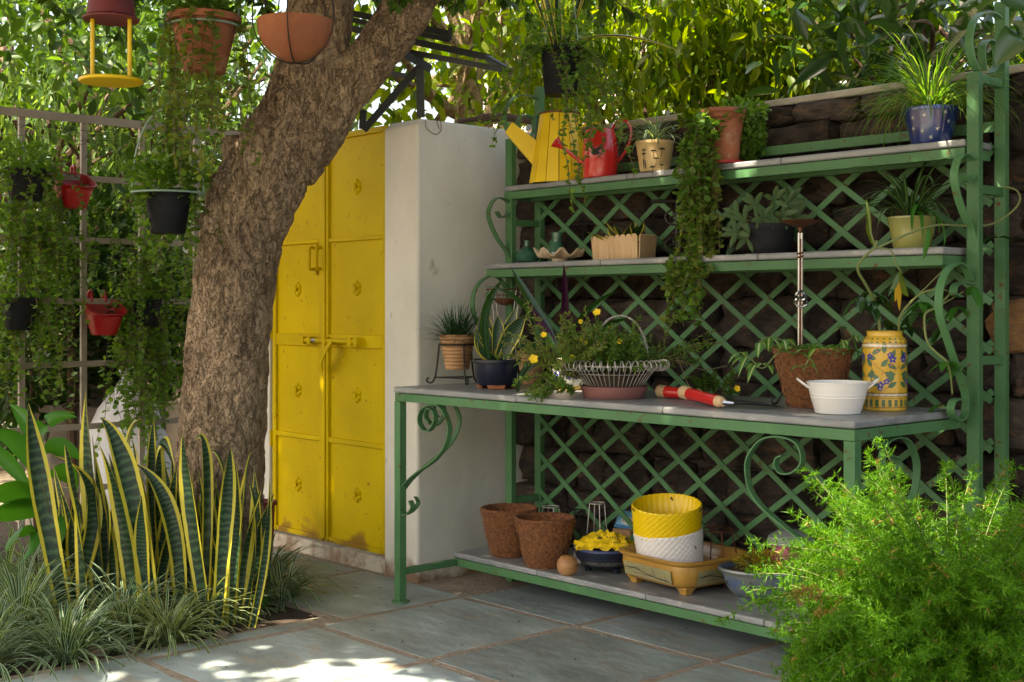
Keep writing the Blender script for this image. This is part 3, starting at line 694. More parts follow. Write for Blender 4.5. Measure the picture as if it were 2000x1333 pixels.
for i in range(n):
    v = Vector(co[i]); q_ = Vector((v.x, v.y, v.z*.5))
    a = noise.noise(q_*4.5)*.020+noise.noise(v*11)*.008
    rg = abs(noise.noise(Vector((v.x*15, v.y*15, v.z*5)))); a += -.013*max(0, 1-rg*6); rg = abs(noise.noise(Vector((v.x*32+9, v.y*32, v.z*18)))); a += -.006*max(0, 1-rg*5)
    a += noise.noise(v*38)*.002
    dsp[i] = a
co2 = co+no*dsp[:, None]-np.array(tloc)
me.vertices.foreach_set('co', co2.astype(np.float32).ravel()); me.polygons.foreach_set('use_smooth', np.ones(len(me.polygons), dtype=bool))
me.materials.clear(); me.materials.append(m_bark); me.update(); me.name = 'trunk'
o = bpy.data.objects.new('trunk', me); link(o, tr)
# overhead limbs that carry the hanging pots
def limb(pxs, r0, r1, parent=tr, mat=m_bark, seg=12):
    pts = catmull([W(a, b, d=d_) for a, b, d_ in pxs], 6); k = len(pts)
    m = MB(); m.tube([p+Vector((rnd.gauss(0, 1), rnd.gauss(0, 1), rnd.gauss(0, 1)))*.006 for p in pts], [r0+(r1-r0)*i/(k-1) for i in range(k)], seg); return m.build('limb', mat, parent)
limb([(628, -120, 5.65), (575, -190, 5.1), (400, -200, 5.3), (320, -205, 5.5), (215, -200, 5.0), (20, -230, 4.8), (-200, -260, 4.6)], .09, .03)
limb([(880, -120, 5.6), (990, -180, 5.4), (1095, -200, 5.2), (1300, -215, 4.9), (1600, -240, 4.4), (1900, -330, 3.8)], .07, .02)
limb([(625, -240, 5.6), (600, -420, 5.2), (500, -700, 4.6), (520, -1100, 4.0)], .10, .03)
limb([(925, -230, 5.5), (1050, -420, 5.0), (1250, -700, 4.3), (1500, -1200, 3.4)], .08, .02)
limb([(625, -240, 5.6), (400, -480, 5.4), (150, -760, 5.2)], .08, .02)
# unseen crown added to block the sun; gaps aimed at chosen sun patches
gaps = [(W(600, 1305, z=0), .08), (W(690, 1308, z=0), .15), (W(640, 1338, z=0), .14), (W(420, 1300, z=0), .055), (W(465, 1325, z=0), .06), (W(330, 1285, z=0), .03), (W(830, 1350, z=0), .12),
        (W(755, 1332, z=0), .11), (W(250, 1320, z=0), .05), (W(545, 1255, z=0), .05),
        (W(1330, 795, z=.893), .03), (W(1450, 808, z=.893), .05), (W(1560, 812, z=.893), .035), (W(1690, 800, z=.893), .04), (W(1040, 772, z=.893), .02),
        (W(1085, 650, d=5.05), .13), (W(1120, 600, d=5.05), .08), (W(1060, 720, d=5.0), .07), (W(1600, 970, d=3.1), .20), (W(1720, 910, d=3.2), .20), (W(1520, 1060, d=3.1), .16), (W(1880, 930, d=3.2), .12), (W(1640, 1080, d=2.85), .09),
        (W(1800, 150, d=4.2), .12), (W(1400, 230, d=4.75), .10), (W(1260, 250, d=5.0), .07), (W(420, 1120, d=4.9), .09), (W(520, 1150, d=5.0), .08), (W(150, 1130, d=4.6), .08),
        (W(350, 930, d=5.0), .07), (W(1590, 640, d=4.2), .05), (W(1745, 560, d=4.1), .06), (W(640, 90, d=5.6), .05), (W(540, 400, d=5.6), .05), (W(1150, 1100, d=5.1), .04),
        (W(480, 950, d=5.3), .06), (W(100, 930, d=4.9), .08), (W(1350, 560, d=4.8), .06), (W(1560, 90, d=6.5), .4), (W(1300, 60, d=7), .4)]
def shade_canopy(parent, n=95000):
    P = np.stack([rng.uniform(-4.2, 6.2, n), rng.uniform(-6.0, .9, n), 3.75+rng.random(n)*1.3], 1)
    dp = (P-np.array(CAM))@np.array(FW); keep = P[:, 2] > 1.22+.2386*dp+.30
    ts = np.array(TS)
    for g, r in gaps:
        g = np.array(g); k = (P[:, 2]-g[2])/ts[2]; Q = g+ts*k[:, None]; dd = P-Q
        ang = np.arctan2(dd[:, 1], dd[:, 0]); rr = r*(1+.25*np.sin(ang*3+g[0]*9)+.15*np.sin(ang*5+g[1]*7))+.035
        keep &= np.hypot(dd[:, 0], dd[:, 1]) > rr
    P = P[keep]; m = len(P)
    return leaves('crown', P, rdir(m, -.1)*np.array([1, 1, .45]), rng.normal(size=(m, 3))*.35+np.array([0, 0, 1.]), rng.uniform(.12, .19, m), rng.uniform(.06, .10, m), 'diamond', l_mid, parent)
shade_canopy(tr)
# twigs hanging into the top of the picture
def sprays(parent, spots, name='foliage', mat=None, L=.07, Wd=.035, tm='oval', n=26, rad=.16, droop=-.6):
    P = []; D = []; mb = MB()
    for s0 in spots:
        s0 = Vector(s0); a = Vector((rnd.gauss(0, 1), rnd.gauss(0, 1), rnd.uniform(-1.2, -.2))).normalized(); e = s0+a*rad*2
        mb.tube([s0, s0.lerp(e, .5)+Vector((0, 0, .02)), e], .003, 4)
        for k in range(n):
            t = rnd.random(); p = s0.lerp(e, t)
            dvec = (a*.6+Vector((rnd.gauss(0, .8), rnd.gauss(0, .8), rnd.gauss(droop, .5)))).normalized(); P.append(p); D.append(dvec)
    m = len(P); tag(mb.build('twig', m_twig, parent), kind='stuff')
    return leaves(name, P, D, rng.normal(size=(m, 3))*.5+np.array([0, 0, 1.]), L*rng.uniform(.6, 1.15, m), Wd*rng.uniform(.7, 1.1, m), tm, mat or l_mid, parent)
spots = [W(rnd.uniform(720, 1180), rnd.uniform(-140, -10), d=rnd.uniform(5.2, 6.4)) for _ in range(34)]+[W(rnd.uniform(-40, 520), rnd.uniform(-160, -20), d=rnd.uniform(5.3, 6.6)) for _ in range(40)]
sprays(tr, spots, 'low_foliage')

# ------------------------------------------------------------------ trees and hedges behind
def bgtree(name, label, base, top, crown_c, rad, ncl, per, L, Wd, tm, mat, tr_r=.10, droop=-.3, clr=.22, group='trees beyond the wall', bark=m_twig, lean=None, limbs=14, shell=.4):
    base = Vector(base); t = thing(name, label, 'tree', base, group); c = Vector(crown_c)
    m = MB(); pts = catmull([base, base.lerp(Vector(top), .35)+Vector((rnd.gauss(0, .08), rnd.gauss(0, .08), 0)), Vector(top)], 8)
    m.tube(pts, [tr_r*(1-.6*i/(len(pts)-1)) for i in range(len(pts))], 12); m.build('trunk', bark, t)
    d = rdir(ncl); r = (shell+(1-shell)*rng.random(ncl)**.6); C = np.array(c)+d*r[:, None]*np.array(rad)
    mb = MB()
    for k in range(limbs):
        e = Vector(C[k]); a = pts[rnd.randint(len(pts)//2, len(pts)-1)]; mid = a.lerp(e, .5)+Vector((rnd.gauss(0, .15), rnd.gauss(0, .15), rnd.gauss(.1, .15)))
        mb.tube(catmull([a, mid, e], 5), [tr_r*.38*(1-.8*i/10) for i in range(11)], 6)
    mb.build('branch', bark, t)
    P = np.repeat(C, per, 0)+rng.normal(size=(ncl*per, 3))*clr; n = len(P)
    D = rng.normal(size=(n, 3))*.8+np.array([0, 0, droop]); s_ = rng.uniform(.6, 1.15, n)
    leaves('crown', P, D, rng.normal(size=(n, 3))*.5+np.array([0, 0, 1.]), L*s_, Wd*s_, tm, mat, t)
    return t
def gz(px, d): p = W(px, 601, d=d); return Vector((p.x, p.y, -.05))
bgtree('bushy_tree', 'dark leafy tree filling the far left corner above the cream trellis', gz(-60, 10), gz(0, 10)+Vector((0, 0, 2.8)), W(60, 170, d=10), (1.9, 1.9, 1.5), 300, 18, .135, .070, 'oval', l_mid, .14)
bgtree('bushy_tree', 'leafy tree behind the red-roofed bird feeder', gz(230, 11.5), gz(250, 11.5)+Vector((0, 0, 2.9)), W(265, 90, d=11.5), (1.5, 1.7, 1.3), 120, 15, .13, .06, 'oval', l_dark, .12)
bgtree('weeping_tree', 'weeping tree with narrow drooping leaves left of the big trunk', gz(420, 12), gz(400, 12)+Vector((0, 0, 3.6)), W(400, 230, d=12), (1.6, 1.5, 1.1), 90, 22, .19, .030, 'willow', l_will, .10, droop=-1.8)
bgtree('weeping_tree', 'low drooping tree seen through the middle of the trellis', gz(160, 9.5), gz(150, 9.5)+Vector((0, 0, 2.2)), W(150, 330, d=9.5), (1.2, 1.2, .75), 80, 22, .17, .026, 'willow', l_will, .08, droop=-1.8)
bgtree('fruit_tree', 'grey trunked tree with big hanging oval leaves behind the white wall', gz(885, 9.0), W(925, 40, d=9.0), W(880, 60, d=8.6), (1.0, 1.0, .75), 110, 13, .125, .066, 'oval', l_lime, .16, droop=-.9, clr=.16, bark=m_bark)
bgtree('fruit_tree', 'tree with long drooping yellow-green leaves over the middle of the stone wall', gz(1340, 7.6), gz(1340, 7.6)+Vector((0, 0, 2.9)), W(1330, 70, d=7.4), (1.15, .9, .62), 300, 17, .112, .042, 'oval', l_lime, .07, droop=-1.3, clr=.13)
bgtree('fruit_tree', 'leafy yellow-green tree left of the blue star pot above the wall', gz(1540, 7.4), gz(1540, 7.4)+Vector((0, 0, 2.9)), W(1560, 50, d=7.0), (.85, .8, .55), 230, 17, .112, .042, 'oval', l_lime, .07, droop=-1.3, clr=.12)
bgtree('glossy_tree', 'tree with large dark glossy leaves above the right end of the wall', gz(1800, 6.2), gz(1800, 6.2)+Vector((0, 0, 2.7)), W(1800, 45, d=5.9), (.62, .6, .40), 60, 9, .19, .066, 'oval', l_gloss, .05, droop=-.2, clr=.12)
bgtree('bright_shrub', 'bright green broad-leaved shrub glowing behind the wall beside the blue pot', gz(1720, 7.6), gz(1720, 7.6)+Vector((0, 0, 2.3)), W(1740, 130, d=7.6), (.75, .5, .40), 60, 12, .17, .10, 'oval', l_lime, .05, droop=0, clr=.12)
bgtree('far_tree', 'dense far tree behind the black metal frame', gz(1000, 15), gz(1000, 15)+Vector((0, 0, 3.5)), W(1010, 0, d=15), (1.9, 1.8, 1.0), 100, 16, .15, .08, 'oval', l_mid, .15)
bgtree('far_tree', 'tall far tree rising behind the right half of the wall', gz(1500, 16), gz(1500, 16)+Vector((0, 0, 3.5)), W(1480, 30, d=16), (3.2, 1.6, 1.9), 260, 16, .15, .07, 'oval', l_lime, .15)
bgtree('far_tree', 'far tree closing the view at the left edge', gz(40, 17), gz(40, 17)+Vector((0, 0, 3.5)), W(60, 120, d=17), (3.4, 2, 2.4), 430, 18, .17, .09, 'oval', l_dark, .15)
hd = thing('hedge', 'dark dense hedge far behind the cream trellis', 'hedge', gz(200, 11)); n = 15000
c = np.array(W(150, 560, d=11)); P = c+(np.array(RT)*rng.uniform(-3, 2.0, n)[:, None])+np.array(FW)*rng.uniform(-.5, .5, n)[:, None]; P[:, 2] = rng.uniform(-.05, 2.05, n)-.25*rng.random(n)
leaves('foliage', P, rdir(n), rdir(n, .8), rng.uniform(.07, .13, n), rng.uniform(.04, .07, n), 'diamond', l_dark, hd)
m = MB(); 
for k in range(16): a = Vector(c)+RT*rnd.uniform(-2.8, 1.8); a.z = -.05; m.tube([a, a+Vector((rnd.gauss(0, .1), rnd.gauss(0, .1), 1.6))], .03, 6)
m.build('stem', m_twig, hd)
# shrubs close behind the trellis
for i, (px, py, d_, rd, lab) in enumerate([(60, 700, 8.0, .55, 'dark shrub behind the lower left of the trellis'), (300, 640, 8.2, .5, 'dark shrub behind the trellis beside the trunk'),
        (150, 500, 8.4, .5, 'dark shrub behind the middle of the trellis')]):
    p = W(px, py, d=d_); t = thing('shrub', lab, 'shrub', (p.x, p.y, -.02), 'shrubs behind the trellis')
    bush(t, p, (rd, rd, .45), 1500, .11, .05, 'oval', l_dark); MB().tube([(p.x, p.y, -.03), (p.x+.03, p.y, p.z)], .02, 8).build('stem', m_twig, t)
# agave-like rosette low behind trellis
p = W(140, 560, d=7.8); t = thing('strap_leaf_plant', 'dark strap-leaved plant showing through the trellis above the concrete block', 'plant', (p.x, p.y, 0))
MB().tube([(p.x, p.y, 0), (p.x, p.y, p.z-.1)], .03, 8).build('stem', m_twig, t); tuft(t, p-Vector((0, 0, .12)), 26, .45, .05, l_gloss, e=(.2, 1.3), droop=(.6, 1.6))
# house
hb = W(1080, 601, d=20); hs = thing('pale_house', 'pale plastered house glimpsed behind the trees right of the black frame', 'house', (hb.x, hb.y, 0))
m = MB(); a = hb+RT*-1.35; b_ = hb+RT*2.6
def wbox(mb, p, wr, wf, z0, z1, r0=0, f0=0):
    vs = [p+RT*(r0+i*wr)+FW*(f0+j*wf)+UP*k for i in (0, 1) for j in (0, 1) for k in (z0, z1)]
    mb.add(vs, [(0, 1, 3, 2), (4, 6, 7, 5), (0, 4, 5, 1), (2, 3, 7, 6), (0, 2, 6, 4), (1, 5, 7, 3)])
hb0 = Vector((a.x, a.y, 0)); wbox(m, hb0, 4.2, 4, -.05, 5.6); m.build('wall', m_house, hs, smooth=False)
m = MB(); wbox(m, hb0, 4.5, 4.3, 5.603, 5.75, -.15, -.15); m.build('roof_slab', m_coping, hs, smooth=False)
for i, (r0, z0) in enumerate(((.9, 3.9), (2.6, 3.9), (.9, 1.2), (2.6, 1.2))):
    m = MB(); wbox(m, hb0, .95, .05, z0, z0+1.1, r0-.03, -.03); f_ = m.build('window', m_whitep, hs, smooth=False)
    for j in range(2): m = MB(); wbox(m, hb0, .40, .05, z0+.06, z0+1.04, r0+.03+j*.45, -.045); m.build('pane', m_dkglass, f_, smooth=False)
# low garden wall far behind the trellis
bw = thing('back_garden_wall', 'low brownish garden wall behind the trellis and the white sack', 'wall', W(300, 601, d=9.2))
# ------------------------------------------------------------------ black metal frame over the pillar
fr = thing('black_metal_frame', 'black angle iron frame standing on the white wall top', 'frame', W(822, 227, d=5.82))
def ang(a, b, s_=.020, name='angle_bar'):
    m = MB(); a = Vector(a); b = Vector(b); m.beam(a, b, s_, .005); t = (b-a).normalized(); x = t.cross(UP).normalized()
    m.beam(a+x*s_/2-UP*(s_/2+.003), b+x*s_/2-UP*(s_/2+.003), .005, s_); return m.build(name, m_darkang, fr, smooth=False)
pb = W(822, 229, d=5.82); pt = W(820, 112, d=5.82)
m = MB(); m.beam(pb, pt, .034, .034); m.build('post', m_darkang, fr, smooth=False)
ang(W(712, 247, d=5.9), W(826, 118, d=5.86), .034, 'brace'); 
m = MB(); m.beam(W(708, 252, d=5.9), W(710, 215, d=5.9), .03, .03); m.build('post', m_darkang, fr, smooth=False)
ang(W(775, 92, d=5.75), W(838, 128, d=5.84), .035, 'gusset')
ang(W(800, 98, d=5.80), W(1002, 136, d=5.6)); ang(W(690, 52, d=6.2), W(958, 108, d=5.9), .026); ang(W(690, 22, d=6.35), W(880, 62, d=6.2), .026)
ang(W(690, 36, d=6.3), W(880, 75, d=6.1)); ang(W(755, 138, d=6.0), W(800, 146, d=5.9)); ang(W(878, 74, d=6.1), W(880, 50, d=6.1)); ang(W(950, 108, d=5.9), W(1000, 136, d=5.62), .02)
lg = MB(); lg.tube(catmull([W(895, 238, d=6.05), W(940, 232, d=6.1), (W(990, 230, d=6.15)), W(1045, 238, d=6.2)], 5), [.012]*5+[.022]*6+[.018]*5, 10)
tag(lg.build('fallen_branch', m_twig), 'brown fallen branch lying along the top of the white wall', 'branch')
wr = MB(); wr.tube(catmull([W(832, 232, x=-.222), W(833, 250, x=-.221), W(850, 263, x=-.220), W(861, 255, x=-.220), W(860, 236, x=-.221), W(856, 229, x=-.23), W(854, 240, x=-.220), W(858, 252, x=-.220)], 6), .0016, 5)
tag(wr.build('wire_loop', m_rust), 'thin rusty wire loop dangling on the white wall top', 'wire')

# ------------------------------------------------------------------ cream trellis
XT = -2.6
tl = thing('cream_trellis', 'cream metal grid trellis hung with pots and vines left of the tree', 'trellis', (XT, 0, 0))
for i in range(-5, 4): y = -.175+i*.345; MB().box(XT-.011, XT+.011, y-.016, y+.016, 0, 2.245).build('post', m_cream, tl, smooth=False)
for z_ in (2.262, 1.935, 1.594, 1.255, .910, .563, .22):
    hh = .022 if z_ > 2.2 else .016
    MB().box(XT+.0125, XT+.026, -2.0, .95, z_-hh, z_+hh).build('rail', m_cream, tl, smooth=False)

# hanging things --------------------------------------------------
ZL = 2.92
# bird feeder
p = W(217, 162, d=5.0); fd = thing('bird_feeder', 'yellow hanging bird feeder tray with two yellow rods and maroon roof', 'bird feeder', p)
def _disc(c, r, h, z0=0): return [(0, z0), (r*.97, z0), (r, z0+h*.3), (r, z0+h*.7), (r*.97, z0+h), (0, z0+h)]
MB().lathe(p, _disc(0, .121, .014), 40).build('tray', m_yelp, fd)
top = W(215, 28, d=5.0)
for s_ in (-1, 1): MB().tube([p+RT*(s_*.072)+UP*.012, Vector((p.x, p.y, top.z))+RT*(s_*.072)+UP*.03], .0085, 10).build('rod', m_yelp, fd)
c = Vector((p.x, p.y, top.z-.02))
MB().lathe(c, [(.090, 0), (.107, -.004), (.108, .002), (.092, .012), (.082, .10), (.075, .13), (.0, .135), ], 36).build('roof', m_maroon, fd)
m = MB(); m.tube([c+UP*.13, Vector((p.x, p.y, ZL+.02))], .002, 5); m.build('hanging_cord', m_wire, fd)
m = MB()
for k in range(40): a = rnd.uniform(0, 6.28); r = rnd.uniform(0, .1); m.lathe(p+Vector((math.cos(a)*r, math.sin(a)*r, .013)), [(0, 0), (.004, .002), (0, .004)], 5)
tag(m.build('seed', m_tan, fd), kind='stuff')
# terracotta hanging pot
def hoop(parent, c, r, ztop, mat, rr=.006, ax=RT):
    c = Vector(c); pts = []
    for k in range(25):
        a = math.pi*k/24; pts.append(c+ax*(math.cos(a)*r)+UP*(ztop*math.sin(a)**.9))
    MB().tube(pts, rr, 8).build('hoop_handle', mat, parent)
    pts = [c+Vector((math.cos(2*math.pi*k/32)*r, math.sin(2*math.pi*k/32)*r, 0)) for k in range(33)]
    MB().tube(pts, rr, 8).build('ring', mat, parent)
c = W(399, 143, d=5.3)
hp = pot('hanging_pot', 'big terracotta pot hanging in a pale green ring left of the trunk', 'hanging plant', c, .140, .235, m_terra, rb=.085, rim=.02, rh=.03)
ring = [Vector((c.x, c.y, c.z+.19))+Vector((math.cos(2*math.pi*k/32)*.143, math.sin(2*math.pi*k/32)*.143, 0)) for k in range(33)]
MB().tube(ring, .005, 8).build('ring', m_hoop, hp)
for s_ in (-1, 1): MB().tube([c+UP*.19+RT*(s_*.145), Vector((c.x, c.y, ZL))+RT*s_*.10], .004, 6).build('hanger_rod', m_hoop, hp)
bush(hp, c+UP*.27, (.15, .15, .07), 420, .035, .028, 'round', l_vine)
st = [c+UP*.23+Vector((math.cos(a), math.sin(a), 0))*.145 for a in rng.uniform(0, 6.28, 26)]
vines(hp, st, rng.uniform(.25, .75, 26), .030, .024, spacing=.024, wob=.3, out=(0, 0, -1), mat=l_vpale)
# wire hung bowl
c = W(577, 122, d=5.0)
hp = thing('hanging_bowl', 'round terracotta bowl cradled in dark wire in front of the trunk', 'hanging bowl', c)
MB().lathe(c, [(0, 0), (.05, .008), (.09, .032), (.125, .068), (.143, .108), (.146, .150), (.147, .160), (.139, .160), (.135, .12), (.11, .07), (.06, .03), (0, .022)], 44,
           rf=lambda q, i, z: 1+(.008*math.sin(q*70) if i in (4, 5) else 0)).build('bowl', m_terra, hp)
for k in range(5):
    a = 2*math.pi*k/5+.5; e = Vector((math.cos(a), math.sin(a), 0)); pts = [c+UP*-.004]+[c+e*(r+.006)+UP*(z_-.002) for r, z_ in ((.05, .004), (.09, .028), (.128, .066), (.150, .110), (.158, .165), (.150, .24), (.09, .42))]+[c+UP*.55]
    MB().tube(catmull(pts, 4), .0028, 6).build('cradle_wire', m_iron, hp)
MB().tube([c+UP*.55, Vector((c.x, c.y, ZL+.05))], .003, 6).build('hanging_cord', m_iron, hp)
MB().lathe(c+UP*.145, [(0, 0), (.09, .004), (.134, -.004)], 24).build('soil', m_soil, hp)
# black pot in a pale green hoop
c = W(328, 457, d=5.45)
hp = pot('hanging_pot', 'black plastic pot hanging from a pale green hoop left of the trunk', 'hanging plant', c, .098, .178, m_blackp, rb=.072, rim=.007, rh=.018)
hoop(hp, c+UP*.170+Vector((0, 0, 0)), .150, .36, m_hoop, .0045)
MB().tube([c+UP*.53, Vector((c.x, c.y, ZL))], .002, 5).build('hanging_cord', m_hoop, hp)
bush(hp, c+UP*.245, (.17, .17, .10), 900, .030, .024, 'round', l_vine)
st = [c+UP*.18+Vector((math.cos(a), math.sin(a), 0))*.10 for a in rng.uniform(0, 6.28, 16)]
vines(hp, st, rng.uniform(.1, .4, 16), .026, .021, spacing=.02, wob=.4)
vines(hp, [c+UP*.25]*12, rng.uniform(.15, .35, 12), .026, .021, spacing=.02, wob=.4, grav=-1.2, out=(0, 0, .8))
# black pot over the watering can
c = W(1095, 187, d=5.2)
hp = pot('hanging_pot', 'black pot with trailing vines hanging above the yellow watering can', 'hanging plant', c, .082, .190, m_blackp, rb=.064, rim=.006, rh=.016)
hangers(hp, c+UP*.18, .08, ZL, 3, m_hoop, .003)
for k in range(7):
    a = rnd.uniform(0, 6.28); b_ = c+UP*.17+Vector((math.cos(a), math.sin(a), 0))*.02
    bigleaf(hp, b_, b_+Vector((math.cos(a)*.15, math.sin(a)*.15, rnd.uniform(.22, .5))), .038, m_snake, mode='snake', name='leaf', side=Vector((-math.sin(a), math.cos(a), 0)))
b_ = c+UP*.2; bigleaf(hp, b_, b_+RT*.50+UP*-.03, .05, m_snake, ctrl=b_+RT*.22+UP*.10, mode='snake', side=FW)
bush(hp, c+UP*.24, (.17, .17, .12), 520, .022, .017, 'round', l_vine)
st = [c+UP*.19+Vector((math.cos(a), math.sin(a), 0))*.09 for a in rng.uniform(0, 6.28, 34)]
vines(hp, st[:20], rng.uniform(.2, .5, 20), .019, .016, spacing=.02, wob=.55, grav=.7)
st = [c+UP*.2+RT*rnd.uniform(.02, .10)-FW*rnd.uniform(.0, .06) for _ in range(12)]
vines(hp, st[:9], rng.uniform(.4, .68, 9), .019, .016, spacing=.018, wob=.45, grav=1.0, out=tuple(RT*.4+UP*-.3))
# pots and vines on the trellis
def tpot(px, py, r, h, lab, nv, lv, seed=0, mat=m_blackp, bushn=260):
    c = W(px, py, x=XT+.03+r); t = pot('trellis_pot', lab, 'potted plant', c, r, h, mat, rb=r*.76, rim=.006, rh=.016, group='black pots on the trellis')
    MB().tube([c+Vector((-r*.9, -.04, h-.02)), c+Vector((-r-.03, -.04, h+.03)), c+Vector((-r-.045, -.04, h-.01))], .003, 6).build('hook', m_iron, t)
    if bushn: bush(t, c+UP*(h+.05), (r*1.5, r*2.0, .10), bushn, .032, .026, 'round', l_vine)
    st = [c+UP*(h)+Vector((math.cos(a), math.sin(a), 0))*r for a in rng.uniform(0, 6.28, nv)]
    if nv: vines(t, st, rng.uniform(lv*.5, lv, nv), .031, .026, spacing=.026, wob=.45)
    return t
tpot(50, 392, .105, .165, 'black pot overflowing with vine at the upper left of the trellis', 30, .8, bushn=480)
tpot(38, 645, .09, .17, 'black pot at the left edge of the trellis, level with the lower red planter', 16, .7, bushn=100)
tpot(287, 640, .08, .16, 'black pot half hidden in vine on the trellis beside the trunk', 14, .6, bushn=120)
def redplanter(px, py, lab, rz=0):
    c = W(px, py, x=XT+.09); t = thing('wall_planter', lab, 'planter', c, 'red planters on the trellis'); m = MB()
    n_ = 16; prof = []
    for (z_, sx, sy, off) in ((0, .050, .055, 0), (.01, .058, .066, 0), (.10, .078, .092, .006), (.150, .088, .105, .012), (.158, .094, .112, .014), (.160, .088, .106, .014), (.10, .07, .085, .006), (.02, .04, .045, 0)):
        ring = []
        for k in range(n_*2):
            a = 2*math.pi*k/(n_*2); ca, sa = math.cos(a), math.sin(a); e = 2/3.2
            x = math.copysign(abs(ca)**e, ca)*sx; y = math.copysign(abs(sa)**e, sa)*sy
            zz = z_+(.045*(-x/.09) if z_ > .12 else 0)
            ring.append(c+Vector((x+off, y, zz)))
        prof.append(ring)
    vs = [v for r in prof for v in r]; N = n_*2
    fs = [(i*N+k, i*N+(k+1) % N, (i+1)*N+(k+1) % N, (i+1)*N+k) for i in range(len(prof)-1) for k in range(N)]+[tuple(range(N))[::-1], tuple((len(prof)-1)*N+k for k in range(N))]
    m.add(vs, fs); m.build('planter_body', m_redp, t)
    for s_ in (-.04, .04): MB().tube(catmull([c+Vector((-.07, s_, .18)), c+Vector((-.075, s_, .235)), c+Vector((-.10, s_, .24)), c+Vector((-.11, s_, .20))], 4), .010, 8).build('hook', m_redp, t)
    return t
redplanter(143, 408, 'upper red plastic planter hooked on the cream trellis')
redplanter(203, 655, 'lower red plastic planter hooked on the cream trellis')
# curtains of vine hanging on the trellis
def curtain(lab, x0, x1, y0, y1, n_, lens_, xo=.04, mat=None):
    p0 = W((x0+x1)/2, y0, x=XT+xo); t = thing('trailing_vine', lab, 'vine', p0, 'vines hanging on the trellis')
    st = [W(rnd.uniform(x0, x1), rnd.uniform(y0, y1), x=XT+rnd.uniform(0, xo*2)) for _ in range(n_)]
    vines(t, st, [rnd.uniform(*lens_) for _ in range(n_)], .029, .024, spacing=.024, wob=.42, mat=mat); return t
curtain('leafy vine curtain hanging down the left edge of the trellis', 0, 135, 300, 520, 40, (.4, 1.0))
curtain('small-leaved vine curtain between the lower red planter and the trunk', 225, 360, 430, 560, 46, (.4, 1.0))
curtain('vine trailing below the upper red planter', 90, 230, 380, 480, 14, (.2, .5))
curtain('lower bushy vine beside the white sack', 215, 330, 640, 760, 40, (.25, .6), .10)
curtain('thin yellowing vine strands hanging from above over the trellis', 300, 440, 120, 330, 12, (.5, 1.0), .5, l_vpale)
# far props behind the trellis
p = W(192, 640, d=8.2); cb = thing('concrete_block', 'weathered concrete block stack behind the trellis under the lower red planter', 'block', (p.x, p.y, 0))
m = MB(); m.lathe((p.x, p.y, 0), [(0, 0), (.42, 0), (.42, .55), (.40, .62), (.0, .62)], 8, ang=.4); m.build('base_block', m_conc, cb, bev=.01)
m = MB(); m.lathe((p.x, p.y, .60), [(.20, 0), (.16, .05), (.155, .44), (.14, .50), (0, .51)], 16); m.build('upper_block', m_conc, cb)
p = W(252, 860, d=7.7); sk = thing('white_sack', 'bulging white sack leaning behind the trellis beside the trunk', 'sack', (p.x, p.y, 0))
m = MB(); m.lathe((p.x, p.y, 0), [(0, 0), (.20, 0), (.24, .08), (.26, .25), (.24, .45), (.17, .62), (.09, .74), (.05, .80), (.07, .86), (.0, .87)], 30, rf=lambda q, i, z: 1+.08*math.sin(q*3+i)+.04*math.sin(q*7+i*2), sy=.7, ang=.8); m.build('sack_body', m_sack, sk)
m = MB()
for k in range(9): c0 = W(224+k*2, 790-k*9+rnd.uniform(-2, 2), d=7.38+.012*k); m.strap([c0, c0+UP*.02+RT*.008], RT*.006, .0015)
m.build('printing', m_ink, sk)
m = MB(); m.box(bw.location.x-3.5, bw.location.x+1.2, bw.location.y+.4, bw.location.y+.6, -.05, .95); m.build('wall_body', m_conc, bw, smooth=False); bw.location.z = 0
for ch in bw.children: ch.data.transform(__import__('mathutils').Matrix.Translation((0, 0, 1.22)))

# ------------------------------------------------------------------ TOP SHELF
Z3, Z2, Z1, Z0 = 1.761, 1.413, .893, .168
def on(px, y, z, zpy=600): p = W(px, zpy, y=y); return Vector((p.x, p.y, z+.0005))
# yellow slatted watering can
c = on(1093, .72, Z3); k_ = mpp(c)
yc = thing('watering_can_planter', 'tall yellow watering can planter made of boards with spout to the left', 'watering can', c)
rb, rt_, hc = .135, .086, .305; nb = 14
for k in range(nb):
    a0 = 2*math.pi*k/nb+.012+.1; a1 = 2*math.pi*(k+1)/nb-.012+.1; vs = []
    for r, z_ in ((rb, 0), (rt_, hc)):
        for a, rr in ((a0, r), (a1, r), (a1, r-.010), (a0, r-.010)): vs.append(c+Vector((math.cos(a)*rr, math.sin(a)*rr, z_)))
    MB_ = MB(); MB_.add(vs, [(3, 2, 1, 0), (4, 5, 6, 7), (0, 1, 5, 4), (1, 2, 6, 5), (2, 3, 7, 6), (3, 0, 4, 7)]); MB_.build('board', m_yelp, yc, smooth=False, bev=.0015)
MB().lathe(c, [(0, .003), (rb-.013, .003), (rt_-.013, hc-.02), (0, hc-.021)], 24).build('liner', m_ink, yc)
MB().lathe(c+UP*hc, [(rt_-.014, -.004), (rt_+.004, -.004), (rt_+.005, .004), (rt_-.012, .005)], 32).build('rim_band', m_rust, yc)
m = MB(); a = c-RT*.10+UP*.115; b_ = c-RT*.232+UP*.258
for off in (-.0165, .0165):
    t_ = (b_-a).normalized(); n_ = t_.cross(FW).normalized()
vs = []
for p_, hw in ((c-RT*.088+UP*.06, .0), (a, 0)): pass
s0, s1 = c-RT*.085+UP*.045, c-RT*.085+UP*.175; e0_, e1_ = c-RT*.238+UP*.222, c-RT*.208+UP*.268
for q_ in (-1, 1):
    for v_ in (s0, s1, e1_, e0_): vs.append(v_+FW*(q_*.022))
